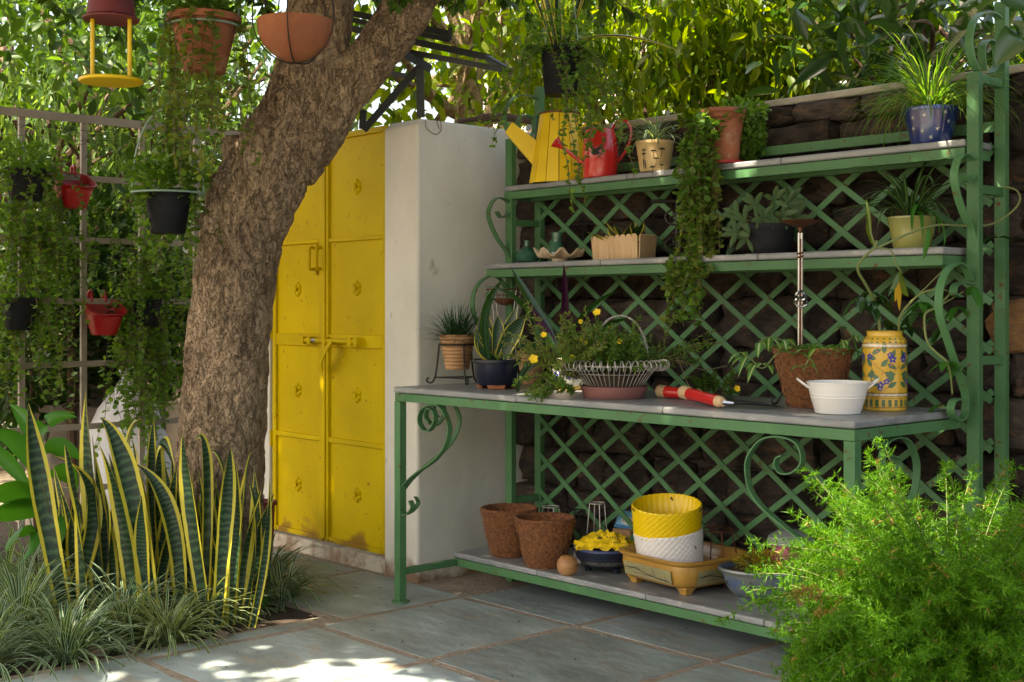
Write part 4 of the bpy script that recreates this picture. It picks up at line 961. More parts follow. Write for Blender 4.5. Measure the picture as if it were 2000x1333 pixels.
m.add(vs, [(0, 1, 2, 3), (7, 6, 5, 4), (0, 4, 5, 1), (1, 5, 6, 2), (2, 6, 7, 3), (3, 7, 4, 0)]); m.build('spout', m_yelp, yc, smooth=False, bev=.002)
m = MB(); m.strap(catmull([c+RT*.075+UP*.235, c+RT*.125+UP*.262, c+RT*.165+UP*.255, c+RT*.185+UP*.215, c+RT*.180+UP*.15, c+RT*.13+UP*.06], 6), FW*.04, .012); m.build('handle', m_yelp, yc)
# red watering can
c = on(1172, .675, Z3); rc = thing('watering_can', 'small red watering can with a black butterfly and thin spout', 'watering can', c)
MB().lathe(c, [(0, 0), (.074, 0), (.077, .006), (.082, .10), (.074, .180), (.062, .202), (.056, .204), (.056, .18), (0, .179)], 40, rf=lambda q, i, z: 1+.02*math.cos(q*22), sx=.92, sy=.92).build('can_body', m_redt, rc)
m = MB(); m.tube(catmull([c-RT*.055+UP*.05, c-RT*.105+UP*.09, c-RT*.155+UP*.128], 5), [.010-.0003*i for i in range(11)], 10); sp = m.build('spout', m_redt, rc)
tl_ = (RT*-.8+UP*.6).to_track_quat('Z', 'Y').to_matrix()
MB().lathe(c-RT*.150+UP*.124, [(.006, 0), (.012, .02), (.024, .045), (.026, .050), (0, .056)], 20, tilt=tl_).build('rose', m_redt, sp)
m = MB(); m.tube(catmull([c+RT*.04+UP*.185, c+RT*.07+UP*.235, c+RT*.115+UP*.235, c+RT*.13+UP*.18, c+RT*.105+UP*.11, c+RT*.063+UP*.06], 6), .006, 8); m.build('handle', m_redt, rc)
fa = CAMA(c); rr = .0825*.92*1.02
def bf(u, v): a = fa-.25+u/rr; return c+Vector(((rr+.0015)*math.cos(a), (rr+.0015)*math.sin(a), .105+v))
m = MB()
for s_ in (1, -1): m.poly([bf(s_*x, y) for x, y in ((.001, .002), (.006, .014), (.020, .020), (.022, .010), (.014, .002), (.018, -.006), (.010, -.018), (.002, -.010))][::s_])
m.poly([bf(x, y) for x, y in ((-.002, -.018), (.002, -.018), (.002, .012), (-.002, .012))]); m.build('butterfly', m_ink, rc, smooth=False)
# cream mushroom pot with spider plant
c = on(1279, .66, Z3); cpot = pot('painted_pot', 'cream pot painted with dark mushrooms holding a pale spider plant', 'potted plant', c, .076, .122, m_creampot, rb=.060, rim=.001, rh=.012)
rf_ = lambda z: .0605+(.0155)*min(1, z/.108)*1.0
fa = CAMA(c); polys = []
def blob(u, v, w_, h_, n=9, cap=False):
    return [(fa+(u+w_*math.cos(q))/.07, v+h_*math.sin(q)) for q in ([math.pi*i/(n-1) for i in range(n)] if cap else [2*math.pi*i/n for i in range(n)])]
for u, v, sz in ((-.045, .080, .011), (-.047, .065, .012), (-.005, .075, .012), (.028, .082, .014), (.006, .045, .012), (.030, .02, .01), (-.01, .012, .013)):
    polys.append(blob(u, v, sz, sz*.55, cap=True)); polys.append([(fa+(u-.001)/.07, v), (fa+(u-.001-.003)/.07, v-.028), (fa+(u+.0012-.003)/.07, v-.028), (fa+(u+.0012)/.07, v)])
for u, v in ((-.052, .030), (-.043, .026)): polys.append(blob(u, v, .0028, .019))
tag(cyl_decal(c, rf_, polys).build('painted_mushrooms', m_ink, cpot, smooth=False), kind='stuff')
tuft(cpot, c+UP*.115, 70, .20, .0075, l_tuft2, e=(.35, 1.45), droop=(1.0, 2.4))
# terracotta pot with trailing vine
c = on(1412, .68, Z3)
tp = thing('vine_pot', 'terracotta pot with rolled rim and a long vine trailing over the shelves', 'potted plant', c)
MB().lathe(c, [(0, 0), (.078, 0), (.088, .004), (.090, .014), (.07, .016), (0, .0165)], 30).build('saucer', m_redp, tp)
MB().lathe(c+UP*.017, [(0, 0), (.060, 0), (.072, .10), (.080, .155), (.090, .163), (.086, .175), (.093, .182), (.088, .196), (.080, .198), (.074, .18), (0, .178)], 40, rf=lambda q, i, z: 1+(.018*math.sin(q*9) if i > 3 else 0)).build('pot', m_terra, tp)
MB().lathe(c+UP*.197, [(0, 0), (.05, .003), (.077, -.006)], 20).build('soil', m_soil, tp)
bush(tp, c+UP*.20+RT*.07, (.10, .10, .05), 500, .024, .018, 'round', l_vine)
bush(tp, c+UP*.10+RT*.10+FW*.03, (.07, .07, .09), 800, .024, .018, 'round', l_vine)
bush(tp, c+UP*.17-RT*.11, (.06, .06, .035), 260, .024, .018, 'round', l_lime)
yfr = .6
def cl(p):
    lim = .595 if p.z > 1.40 else .485
    if p.z < 1.80 and p.y > lim: p.y = lim-.004
    return p
st = [c+UP*rnd.uniform(.12, .2)+RT*rnd.uniform(-.12, .0)-FW*rnd.uniform(.05, .09) for _ in range(30)]
vines(tp, st, rng.uniform(.15, .36, 30), .025, .020, spacing=.017, wob=.25, out=(-.1, -.4, -.5), clamp=cl)
x0 = W(1374, 400, y=.58).x
st = [Vector((x0+rnd.gauss(0, .030), .565+rnd.uniform(-.02, .02), 1.76+rnd.uniform(-.02, .08))) for _ in range(30)]
vines(tp, st, rng.uniform(.20, .58, 30), .025, .020, spacing=.016, wob=.16, out=(0, -.2, -1), clamp=cl, mat=l_vpale)
st = [Vector((x0-.01+rnd.gauss(0, .018), .56+rnd.uniform(-.03, .02), 1.72+rnd.uniform(-.02, .05))) for _ in range(12)]
vines(tp, st, rng.uniform(.40, .60, 12), .024, .019, spacing=.016, wob=.10, out=(0, -.2, -1), clamp=cl)
# blue star pot
c = on(1818, .69, Z3); bp = pot('star_pot', 'cobalt blue pot with small white stars and bright arching grass', 'potted plant', c, .088, .122, m_cobalt, rb=.064, rim=.002, rh=.014)
fa = CAMA(c); polys = []
for u, v in ((-.06, .085), (-.02, .09), (.045, .098), (-.03, .040), (.022, .045), (.062, .07), (.0, .018), (-.065, .05)):
    ang0 = rnd.uniform(0, 1)
    for k in range(6):
        a = ang0+k*math.pi/3; t1 = (math.cos(a)*.0095, math.sin(a)*.0095); s1 = (-math.sin(a)*.0012, math.cos(a)*.0012)
        polys.append([(fa+(u+s1[0])/.08, v+s1[1]), (fa+(u-s1[0])/.08, v-s1[1]), (fa+(u+t1[0])/.08, v+t1[1])])
tag(cyl_decal(c, lambda z: .0645+.0225*min(1, z/.11), polys).build('painted_star', m_dwhite, bp, smooth=False), kind='stuff')
tuft(bp, c+UP*.115, 300, .34, .0048, l_grass, e=(.25, 1.5), droop=(.8, 2.6), rb=.055)
tuft(bp, c+UP*.115, 60, .30, .0045, l_vpale, e=(.2, .9), droop=(1.6, 2.8), rb=.05, name='dry_blades')

# ------------------------------------------------------------------ MIDDLE SHELF
c = on(1029, .69, Z2); t = thing('round_bottle_vase', 'squat round green bottle vase at the left end of the middle shelf', 'vase', c, None)
MB().lathe(c, [(0, 0), (.030, 0), (.050, .014), (.056, .034), (.046, .058), (.020, .074), (.012, .080), (.0115, .105), (.014, .108), (.010, .108), (.008, .08), (0, .079)], 32).build('bottle', m_vgreen, t)
c = on(1088, .73, Z2); t = thing('tall_green_vase', 'waisted green vase standing behind the sea shell', 'vase', c)
MB().lathe(c, [(0, 0), (.035, 0), (.044, .03), (.040, .062), (.022, .09), (.020, .105), (.025, .135), (.022, .138), (.017, .11), (0, .1)], 32).build('vase_body', m_vgreen, t)
c = on(1093, .60, Z2); t = thing('sea_shell', 'large ruffled clam shell on the middle shelf', 'shell', c)
V = []; nu, nv = 44, 10
for j in range(nv):
    s_ = j/(nv-1)
    for i in range(nu):
        a = 2*math.pi*i/nu; rr = .105*s_*(1+.05*math.cos(a*8)); z_ = .014+.028*s_**1.6+.019*s_**2*math.cos(a*8+.6*math.sin(a))
        V.append(c+RT*(math.cos(a)*rr)+FW*(math.sin(a)*rr*.62)+UP*z_)
F = [(j*nu+i, j*nu+(i+1) % nu, (j+1)*nu+(i+1) % nu, (j+1)*nu+i) for j in range(nv-1) for i in range(nu)]
m = MB(); m.add(V, F); o = m.build('shell_body', m_shell, t); sm = o.modifiers.new('s', 'SOLIDIFY'); sm.thickness = .006; sm.offset = 0
m = MB(); m.lathe(c, [(0, 0), (.03, 0), (.034, .014), (0, .016)], 16); m.build('shell_foot', m_shell, t)
# picket planter: a box turned to the camera
pa = on(1160, .60, Z2); pb_ = on(1247, .565, Z2); pc_ = on(1278, .68, Z2)
t = thing('picket_planter', 'pale wood box planter made of round-topped pickets with dark leaves', 'planter', (pa+pc_)/2)
def pickets(a, b_, n_, lean):
    for i in range(n_):
        q0 = a.lerp(b_, i/n_); q1 = a.lerp(b_, (i+1)/n_); d_ = (q1-q0); wd = d_.length*.93; d_.normalize(); nrm = d_.cross(UP)
        o0 = (q0+q1)/2; h = .098; ring = [(-wd/2, 0), (wd/2, 0), (wd/2, h-wd*.4)]+[(wd/2*math.cos(x), h-wd*.4+wd*.5*math.sin(x)) for x in (math.pi*.25, math.pi*.5, math.pi*.75)]+[(-wd/2, h-wd*.4)]
        vs = []
        for th_ in (.005, 0): vs += [o0+d_*x*(1+.12*y/h)+UP*y+nrm*(th_+lean*y)+(d_*0) for x, y in ring]
        N = len(ring); mm = MB(); mm.add(vs, [tuple(range(N)), tuple(range(N, 2*N))[::-1]]+[(i_, N+i_, N+(i_+1) % N, (i_+1) % N) for i_ in range(N)])
        mm.build('picket', m_palewood, t, smooth=False, bev=.0008)
pickets(pa, pb_, 8, .04); pickets(pb_, pc_, 6, .04)
pd_ = pa+(pc_-pb_); pickets(pc_, pd_, 8, .10); pickets(pd_, pa, 6, .10)
m = MB(); m.poly([q_+UP*.07 for q_ in (pa, pb_, pc_, pd_)]); m.build('soil', m_soil, t, smooth=False)
cc = (pa+pc_)/2+UP*.07
for k in range(16):
    a = rnd.uniform(0, 6.28); b_ = cc+Vector((math.cos(a), math.sin(a), 0))*rnd.uniform(0, .04)+RT*rnd.uniform(-.04, .04)
    bigleaf(t, b_, b_+Vector((math.cos(a)*.10, math.sin(a)*.10, rnd.uniform(.03, .10))), .04, m_snake if k % 3 else l_gloss, mode='snake', side=Vector((-math.sin(a), math.cos(a), 0)))
# black iron ornament
c = on(1322, .66, Z2); t = thing('iron_ornament', 'black wrought iron scroll stand half hidden by the trailing vine', 'ornament', c)
m = MB()
for s_ in (-1, 1):
    for kk in (0, .11): m.tube(catmull([c+RT*s_*(.0)+UP*(.02+kk), c+RT*s_*.035+UP*(.03+kk), c+RT*s_*.045+UP*(.06+kk), c+RT*s_*.02+UP*(.08+kk), c+RT*s_*.012+UP*(.055+kk), c+RT*s_*.03+UP*(.052+kk)], 5), .0045, 7)
m.tube([c+UP*.0, c+UP*.22], .006, 8); m.lathe(c, [(0, 0), (.045, 0), (.045, .006), (.01, .014), (0, .015)], 20); m.build('scrollwork', m_iron, t)
m = MB(); m.tube(catmull([c+UP*.225-RT*.10, c+UP*.225, c+UP*.23+RT*.04, c+UP*.21+RT*.09], 5), .008, 8); m.build('arm', m_iron, t)
# small dark plant behind the vine
c = on(1400, .70, Z2); t = pot('small_black_pot', 'small black pot of dark leaves behind the trailing vine', 'potted plant', c, .045, .07, m_blackp)
bush(t, c+UP*.10, (.07, .06, .045), 160, .035, .02, 'oval', l_dark)
# grey pot with silvery leaves
c = on(1505, .655, Z2); t = pot('grey_pot', 'dark grey pot with silvery green pointed leaves', 'potted plant', c, .090, .112, m_greyp, rb=.072, rim=.004, rh=.018)
c2 = c+UP*.10
for az_, L_, up_ in ((0.1, .16, .04), (.2, .10, .10), (2.9, .18, .03), (3.1, .22, .05), (2.6, .13, .10), (3.4, .24, -.03), (1.5, .1, .12), (4.2, .12, .04), (5.2, .13, .05), (3.0, .16, -.05), (.0, .13, .12)):
    d_ = RT*math.cos(az_)-FW*abs(math.sin(az_))*.8; sp_ = c2+d_*L_*.55+UP*up_*.8
    MB().tube([c2+d_*.03, c2.lerp(sp_, .6)+UP*.015, sp_], .002, 5).build('stem', m_stem, t)
    for k in range(5):
        a2 = k*1.4+az_; dd = (d_*.6+RT*math.cos(a2)*.8+UP*math.sin(a2)*.9-FW*.2).normalized()
        bigleaf(t, sp_, sp_+dd*.065, .020, l_trad, ctrl=sp_+dd*.04+UP*.010, rows=8, side=dd.cross(FW))
# candle stand reaching in front of the middle shelf: stands on the table
p = W(1563, 672, y=.42); c = Vector((p.x, .42, Z1)); zt = W(1563, 438, y=.42).z
cs_ = thing('candle_stand', 'tall twisted metal candle stand with knot and brown dish behind the coir pot', 'candle holder', c)
kz = W(1563, 588, y=.42).z
m = MB()
for s_ in (-1, 1): m.tube([c+RT*(s_*.0055)+UP*.03, Vector((c.x, c.y, zt-.03))+RT*(s_*.0045)], .0052, 8)
m.build('rod', m_chrome, cs_)
m = MB(); m.tube([c+UP*.03+FW*-.004, Vector((c.x, c.y, zt-.05))+FW*-.004], .003, 6); m.build('core', m_rust, cs_)
for dz, rw in ((-.004, .0195), (.017, .0175)):
    m = MB(); m.tube([Vector((c.x, c.y, kz+dz))+RT*(math.cos(a)*rw)+UP*(math.sin(a)*.015)+FW*(math.sin(a*2)*.010-.006) for a in [2*math.pi*i/24 for i in range(25)]], .005, 8, cap=False); m.build('knot', m_chrome, cs_)
zz = W(1563, 500, y=.42).z; m = MB(); m.tube([Vector((c.x, c.y, zz-.012+i*.0015))+RT*(math.cos(i*.8)*.0095)+FW*(math.sin(i*.8)*.0095) for i in range(18)], .0035, 6); m.build('twist', m_rust, cs_)
MB().lathe(Vector((c.x, c.y, zt)), [(0, -.035), (.006, -.03), (.008, -.012), (.03, -.004), (.062, .006), (.068, .012), (.062, .010), (0, .000)], 32).build('dish', m_rust, cs_)
for a in (2.6, 4.5, .6):
    e = Vector((math.cos(a), math.sin(a), 0)); e = (-RT*.95-FW*.2).normalized() if a == 2.6 else e*.6
    m = MB(); m.tube(catmull([c+UP*.06, c+e*.035+UP*.075, c+e*.062+UP*.045, c+e*.085+UP*.008, c+e*.10+UP*.006, c+e*.103+UP*.02, c+e*.094+UP*.024], 5), .0045, 7); m.build('foot', m_steel, cs_)
# olive pot spider plant
c = on(1781, .64, Z2); t = pot('olive_pot', 'olive glazed pot with a dark spider plant on the middle shelf', 'potted plant', c, .079, .108, m_olive, rb=.060, rim=.001, rh=.008)
tuft(t, c+UP*.10, 54, .30, .013, l_spider, e=(.35, 1.5), droop=(1.0, 2.5), rb=.03, k=10)
b_ = c+UP*.10; tuft(t, b_, 6, .24, .016, l_broad, e=(.3, .8), droop=(2, 2.8), name='bright_blades', azr=(CAMA(c)-.6, CAMA(c)+.8))

# ------------------------------------------------------------------ TABLE TOP
def tb(px, py, back=0):
    p = W(px, py, z=Z1); return Vector((p.x, p.y, Z1+.0005))+Vector((FW.x, FW.y, 0))*back
# ribbed pot in iron stand
c = tb(882, 752, .055); zb = W(893, 722, d=dep(c)).z
c = Vector((c.x, c.y, c.z)) 
pc0 = W(893, 722, d=dep(c))
rpz = [];
t = thing('ribbed_pot', 'ribbed tan clay pot of fine dark grass held in a black iron stand', 'potted plant', pc0)
prof = [(0, 0), (.048, 0)]
for i in range(9):
    z_ = .004+i*.0155; r_ = .050+.0235*i/8; prof += [(r_, z_), (r_+.0035, z_+.004), (r_+.0035, z_+.009), (r_, z_+.013)]
prof += [(.078, .148), (.072, .150), (.066, .12), (0, .118)]
MB().lathe(pc0, prof, 40).build('pot', m_tan, t)
MB().lathe(pc0+UP*.125, [(0, .008), (.04, .004), (.066, 0)], 20).build('soil', m_soil, t)
tuft(t, pc0+UP*.12, 330, .185, .0038, l_dgrass, e=(.1, 1.55), droop=(-.2, 1.3), rb=.05, k=6)
st_ = thing('pot_stand', 'black wrought iron three-legged stand holding the ribbed pot', 'plant stand', c)
zr = .112; cc = Vector((pc0.x, pc0.y, pc0.z+zr-.005)); rr = .0785
MB().tube([cc+Vector((math.cos(2*math.pi*k/30)*rr, math.sin(2*math.pi*k/30)*rr, 0)) for k in range(31)], .004, 8).build('ring', m_iron, st_)
fa = CAMA(cc)
for a in (fa-1.75, fa+.35, fa+2.3):
    e = Vector((math.cos(a), math.sin(a), 0)); g = Vector((cc.x, cc.y, Z1))
    m = MB(); m.tube(catmull([cc+e*rr, g+e*.092+UP*.05, g+e*.105+UP*.012, g+e*.118+UP*.005, g+e*.132+UP*.012, g+e*.130+UP*.024, g+e*.122+UP*.022], 6), .004, 8); m.build('leg', m_iron, st_)
m = MB(); g = Vector((cc.x, cc.y, Z1+.028)); m.tube([g+Vector((math.cos(a), math.sin(a), 0))*.094 for a in (fa-1.75, fa+.35, fa+2.3, fa-1.75)], .0032, 6); m.build('brace', m_iron, st_)
# dark blue bonsai pot with snake plant
c = tb(969, 762, .085); t = thing('bonsai_pot', 'dark blue glazed pot on clay feet with a small yellow-edged snake plant', 'potted plant', c)
MB().lathe(c, [(0, .014), (.072, .014), (.078, .020), (.090, .085), (.094, .105), (.099, .107), (.099, .118), (.092, .119), (.087, .10), (0, .098)], 44).build('pot', m_bluegl, t)
for k in range(3):
    a = CAMA(c)+k*2.094; e = Vector((math.cos(a), math.sin(a), 0)); tn = Vector((-e.y, e.x, 0)); m = MB(); p_ = c+e*.060
    m.add([p_+tn*x+e*y+UP*z_ for x, y, z_ in ((-.032, -.012, 0), (.032, -.012, 0), (.032, .012, 0), (-.032, .012, 0), (-.038, -.015, .017), (.038, -.015, .017), (.038, .015, .017), (-.038, .015, .017))],
          [(3, 2, 1, 0), (4, 5, 6, 7), (0, 1, 5, 4), (1, 2, 6, 5), (2, 3, 7, 6), (3, 0, 4, 7)]); m.build('foot', m_terra, t, bev=.004)
MB().lathe(c+UP*.10, [(0, .006), (.05, .004), (.086, 0)], 20).build('soil', m_soil, t)
D_ = dep(c)
def leafpx(parent, bx, by, cx_, cy_, tx, ty, wpx, mat, d=None, dt=0, mode='snake', side=None, **kw):
    d = d or D_; wm = wpx*d/FPX
    return bigleaf(parent, W(bx, by, d=d), W(tx, ty, d=d+dt), wm, mat, ctrl=W(cx_, cy_, d=d+dt*.5), mode=mode, side=side or RT, **kw)
for bx, by, cx_, cy_, tx, ty, w_, dt, tw in ((958, 706, 948, 660, 936, 618, 34, .02, .5), (962, 706, 950, 640, 948, 600, 26, .06, 1.2), (968, 706, 975, 640, 972, 618, 26, .0, -.6), (972, 706, 990, 655, 1010, 598, 30, .03, .3),
                                       (978, 706, 990, 655, 1030, 612, 40, -.03, -.5), (965, 706, 935, 690, 930, 640, 26, -.05, .8), (985, 706, 940, 700, 934, 662, 22, -.06, .3)):
    leafpx(t, bx, by, cx_, cy_, tx, ty, w_, m_snake2, dt=dt, twist=tw)
# tall wire basket stand behind it
c = tb(990, 752, .20); D2 = dep(c); t = thing('wire_stand', 'tall thin wire stand with a small hanging wire bowl behind the blue pot', 'stand', c)
r_ = 37*D2/FPX; zt = W(987, 566, d=D2).z; cx2 = W(987, 600, d=D2); ctr = Vector((cx2.x, cx2.y, 0))
MB().tube([ctr+Vector((math.cos(2*math.pi*k/28)*r_, math.sin(2*math.pi*k/28)*r_, zt)) for k in range(29)], .003, 6).build('rim_ring', m_rust, t)
for k in range(4):
    a = CAMA(c)+.6+k*math.pi/2; e = Vector((math.cos(a), math.sin(a), 0))
    MB().tube([ctr+e*r_+UP*zt, ctr+e*(r_*.72)+UP*(zt-.12), Vector((ctr.x, ctr.y, Z1))+e*(r_*1.2)], .0022, 6).build('leg', m_wire, t)
m = MB()
for k in range(10):
    a = 2*math.pi*k/10; e = Vector((math.cos(a), math.sin(a), 0)); m.tube(catmull([ctr+e*r_+UP*zt, ctr+e*r_*.75+UP*(zt-.030), ctr+e*r_*.35+UP*(zt-.062), ctr+UP*(zt-.07)], 3), .0013, 4)
for f_, dz in ((.8, .024), (.45, .055)): m.tube([ctr+Vector((math.cos(2*math.pi*k/20)*r_*f_, math.sin(2*math.pi*k/20)*r_*f_, zt-dz)) for k in range(21)], .0013, 4)
tag(m.build('wire_bowl', m_rust, t), kind='stuff')
m = MB(); m.lathe(ctr+UP*(zt-.062), [(0, -.01), (.03, 0), (.05, .022), (.045, .024), (0, .01)], 16); m.build('coir_lining', m_coir, t)
MB().tube([Vector((ctr.x, ctr.y, Z1+.0))+FW*.05+RT*x for x in (-.0, 0)]+[Vector((ctr.x, ctr.y, Z1+.0))+FW*.05+UP*.001], .002, 4)
# perforated beige pot
c = tb(1040, 752, .09); t = pot('perforated_pot', 'beige clay pot with rows of small holes half hidden behind long leaves', 'pot', c, .068, .140, m_tan, rb=.045, rim=.004, rh=.012)
polys = []; fa = CAMA(c)
for j in range(4):
    for k in range(-4, 5): polys.append(blob(0, .03+j*.026, .0022, .0032) and [(fa+k*.33+(.16 if j % 2 else 0)+.05*math.cos(q), .03+j*.026+.0034*math.sin(q)) for q in [2*math.pi*i/8 for i in range(8)]])
tag(cyl_decal(c, lambda z: .0455+.0215*min(1, z/.128), polys).build('painted_hole', m_ink, t, smooth=False), kind='stuff')  # dark discs painted on the clay for the shade inside its holes
# painted pottery pot with dracaena-like purple plant
c = tb(1112, 764, .075); D3 = dep(c); t = thing('pottery_planter', 'yellow and blue painted pottery pot with long green and purple leaves', 'potted plant', c)
MB().lathe(c, [(0, 0), (.050, 0), (.054, .006), (.062, .035), (.066, .09), (.070, .125), (.064, .127), (.06, .10), (0, .098)], 36).build('pot', m_dwhite, t)
MB().lathe(c, [(.051, .001), (.0552, .001), (.0585, .018), (.0575, .018)], 36).build('yellow_band', m_vyel, t); MB().lathe(c, [(.0675, .100), (.0712, .124), (.0685, .124)], 36).build('yellow_band', m_vyel, t)
fa = CAMA(c); polys = []
for k in range(-5, 6):
    for q0 in range(5): a = q0*1.256; polys.append([(fa+k*.45+(math.cos(a+.4*math.cos(z_))*.0)+(.008*math.cos(a)+.005*math.cos(z_))/.06, .060+.012*math.sin(a)+.006*math.sin(z_)) for z_ in [2*math.pi*i/7 for i in range(7)]])
tag(cyl_decal(c, lambda z: .062+.004*(z-.035)/.055, polys).build('painted_flower', m_dblue, t, smooth=False), kind='stuff')
for bx, by, cx_, cy_, tx, ty, w_, mt_, dt in ((1100, 690, 1105, 600, 1101, 516, 22, l_purple, 0), (1095, 700, 1050, 620, 998, 522, 34, l_gloss, .02), (1100, 700, 1130, 590, 1210, 568, 18, l_gloss, .05), (1105, 700, 1150, 640, 1230, 620, 26, l_gloss, .12),
      (1090, 700, 1060, 640, 1030, 590, 28, l_purple, .0), (1100, 700, 1140, 620, 1175, 600, 24, l_purple, .06), (1085, 705, 1020, 690, 1008, 778, 20, l_gloss, -.12), (1090, 705, 1060, 650, 1050, 600, 26, l_gloss, .06), (1095, 700, 1020, 560, 945, 560, 20, l_gloss, .02),
      (955, 700, 925, 600, 985, 545, 22, l_gloss, .12)):
    leafpx(t, bx, by, cx_, cy_, tx, ty, w_, mt_, d=D3, dt=dt, mode='x', rows=14, side=(RT*.8+FW*.6))
# wire basket with moss rose
c = tb(1204, 781, .105); D4 = dep(c); wb = thing('wire_basket', 'scrolled wire basket with arched handle full of yellow-flowered moss rose in a mauve saucer', 'basket', c)
MB().lathe(c, [(0, 0), (.105, 0), (.110, .004), (.124, .042), (.127, .044), (.120, .044), (.106, .010), (0, .009)], 44).build('saucer', m_mauve, wb)
zb0, zb1 = .040, .118
MB().lathe(c, [(0, zb0-.03), (.098, zb0-.03), (.103, zb0), (.135, zb1-.022), (.130, zb1-.024), (.098, zb0+.03), (0, zb0+.045)], 36).build('coir_liner', m_soil, wb)
for z_, r_ in ((zb1, .158), (zb1-.03, .140)):
    MB().tube([c+Vector((math.cos(2*math.pi*k/40)*r_, math.sin(2*math.pi*k/40)*r_, z_)) for k in range(41)], .0028 if z_ == zb1 else .0012, 6).build('ring', m_wire, wb)
for k in range(46):
    a = 2*math.pi*k/46; e = Vector((math.cos(a), math.sin(a), 0)); tn = Vector((-e.y, e.x, 0)); c1 = c+e*.158+UP*zb1
    pts = [c+e*.104+UP*(zb0+.004), c1]+[c1+e*(.024-.024*math.cos(q*1.05)*(1-.08*q))+UP*(.024*math.sin(q*1.05))*(1-.08*q)*1.0+tn*.002*q for q in (.8, 1.6, 2.4, 3.2, 4.0, 4.8, 5.6, 6.4)]
    MB().tube(catmull(pts, 3), .0018, 5).build('scroll_wire', m_wire, wb)
hx0 = c-RT*.085+UP*zb1; hx1 = c+RT*.125+UP*zb1; zt = W(1228, 617, d=D4).z-c.z
m = MB(); pts = []
for i in range(37):
    q = math.pi*i/36; pts.append(c+RT*(.022-.100*math.cos(q))+UP*(zb1+(zt-zb1)*math.sin(q)**.85)+FW*(.0))
for ph in (0, math.pi):
    tw = [p_+FW*(.003*math.cos(i*1.3+ph))+RT*(.003*math.sin(i*1.3+ph)) for i, p_ in enumerate(catmull(pts, 3))]
    m.tube(tw, .0028, 6)
m.build('handle', m_wire, wb)
# moss rose: many thin stems with needle leaves
def mossrose(parent, spots, L0, n_, mat=None, ups=.9, nm='foliage', lean=None):
    P = []; D = []; mb = MB(); tips = []
    for i in range(n_):
        p = Vector(rnd.choice(spots))+Vector((rnd.gauss(0, .02), rnd.gauss(0, .02), 0)); d = Vector((rnd.gauss(0, .7), rnd.gauss(0, .7), ups))
        if lean: d += Vector(lean)*rnd.random()
        d.normalize(); L_ = L0*rnd.uniform(.5, 1.2); pts = [p]; k = 6
        for j in range(k):
            d = (d+Vector((rnd.gauss(0, .18), rnd.gauss(0, .18), rnd.gauss(-.03, .15)))).normalized(); p = p+d*(L_/k); pts.append(p)
            for q in range(10 if j > 1 else 3):
                a = (d*.5+Vector((rnd.gauss(0, 1), rnd.gauss(0, 1), rnd.gauss(0, 1)))*.7).normalized(); P.append(p-d*rnd.random()*L_/k); D.append(a)
        tips.append(p); mb.tube(pts, .0014, 4, cap=False)
    mb.build('stem', m_redstem, parent); n = len(P)
    leaves(nm, P, D, rng.normal(size=(n, 3)), (.023*rng.uniform(.6, 1.2, n)), .0068, 'diamond', mat or l_vine, parent); return tips
mossrose(wb, [c+UP*.10+Vector((math.cos(a)*r, math.sin(a)*r, 0)) for a, r in [(rnd.uniform(0, 6.28), rnd.uniform(0, .12)) for _ in range(30)]], .17, 120)
lsp = [W(1110, 735, d=D4-.02), W(1090, 720, d=D4), W(1130, 740, d=D4-.04)]
mossrose(wb, lsp, .24, 46, l_vpale, ups=.8, nm='pale_foliage', lean=-RT*.8)  # paler leaf colour puts sunlight into this side of the plant
mossrose(wb, [W(1075, 735, d=D4), W(1100, 755, d=D4-.03)], .12, 16, l_vine, ups=-.3, lean=-RT*.4, nm='pale_foliage')
mossrose(wb, [c+UP*.12+RT*.14], .30, 9, l_vine, ups=.35, lean=RT*1.5, nm='side_foliage')
mossrose(wb, [W(1380, 765, z=Z1+.01, d=None), W(1420, 770, z=Z1+.01)], .10, 12, l_vine, ups=.5, nm='side_foliage')
def flower(parent, p, r=.014, f=None):
    f = f or (CAM-Vector(p)).normalized(); f = (f+Vector((rnd.gauss(0, .3), rnd.gauss(0, .3), .3))).normalized(); x = f.cross(UP).normalized(); y = x.cross(f)
    m = MB(); p = Vector(p)
    for k in range(5):
        a = 2*math.pi*k/5; d = x*math.cos(a)+y*math.sin(a); s_ = x*-math.sin(a)+y*math.cos(a)
        m.poly([p, p+d*r*.5+s_*r*.42+f*.002, p+d*r*.95+s_*r*.38+f*.005, p+d*r+f*.004, p+d*r*.95-s_*r*.38+f*.005, p+d*r*.5-s_*r*.42+f*.002])
    return m.build('flower', m_flower, parent, smooth=False)
for a, b_, dd, r_ in ((1138, 666, -.10, .016), (1166, 611, -.04, .013), (1042, 702, -.06, .015), (1134, 629, -.02, .008), (1118, 700, -.14, .010), (1062, 655, -.04, .010), (1210, 668, -.10, .009)): flower(wb, W(a, b_, d=D4+dd), r_*1.15)
flower(wb, W(1439, 760, d=4.45), .012)
# long reddish runner to the right
m = MB(); m.tube(catmull([c+UP*.12+RT*.15, W(1330, 705, d=4.6), W(1370, 722, d=4.6), W(1420, 715, d=4.6)], 6), .0016, 5); m.tube(catmull([c+UP*.12+RT*.14, W(1320, 700, d=4.62), W(1350, 760, d=4.55), W(1400, 778, d=4.5)], 6), .0016, 5); m.build('runner', m_redstem, wb)
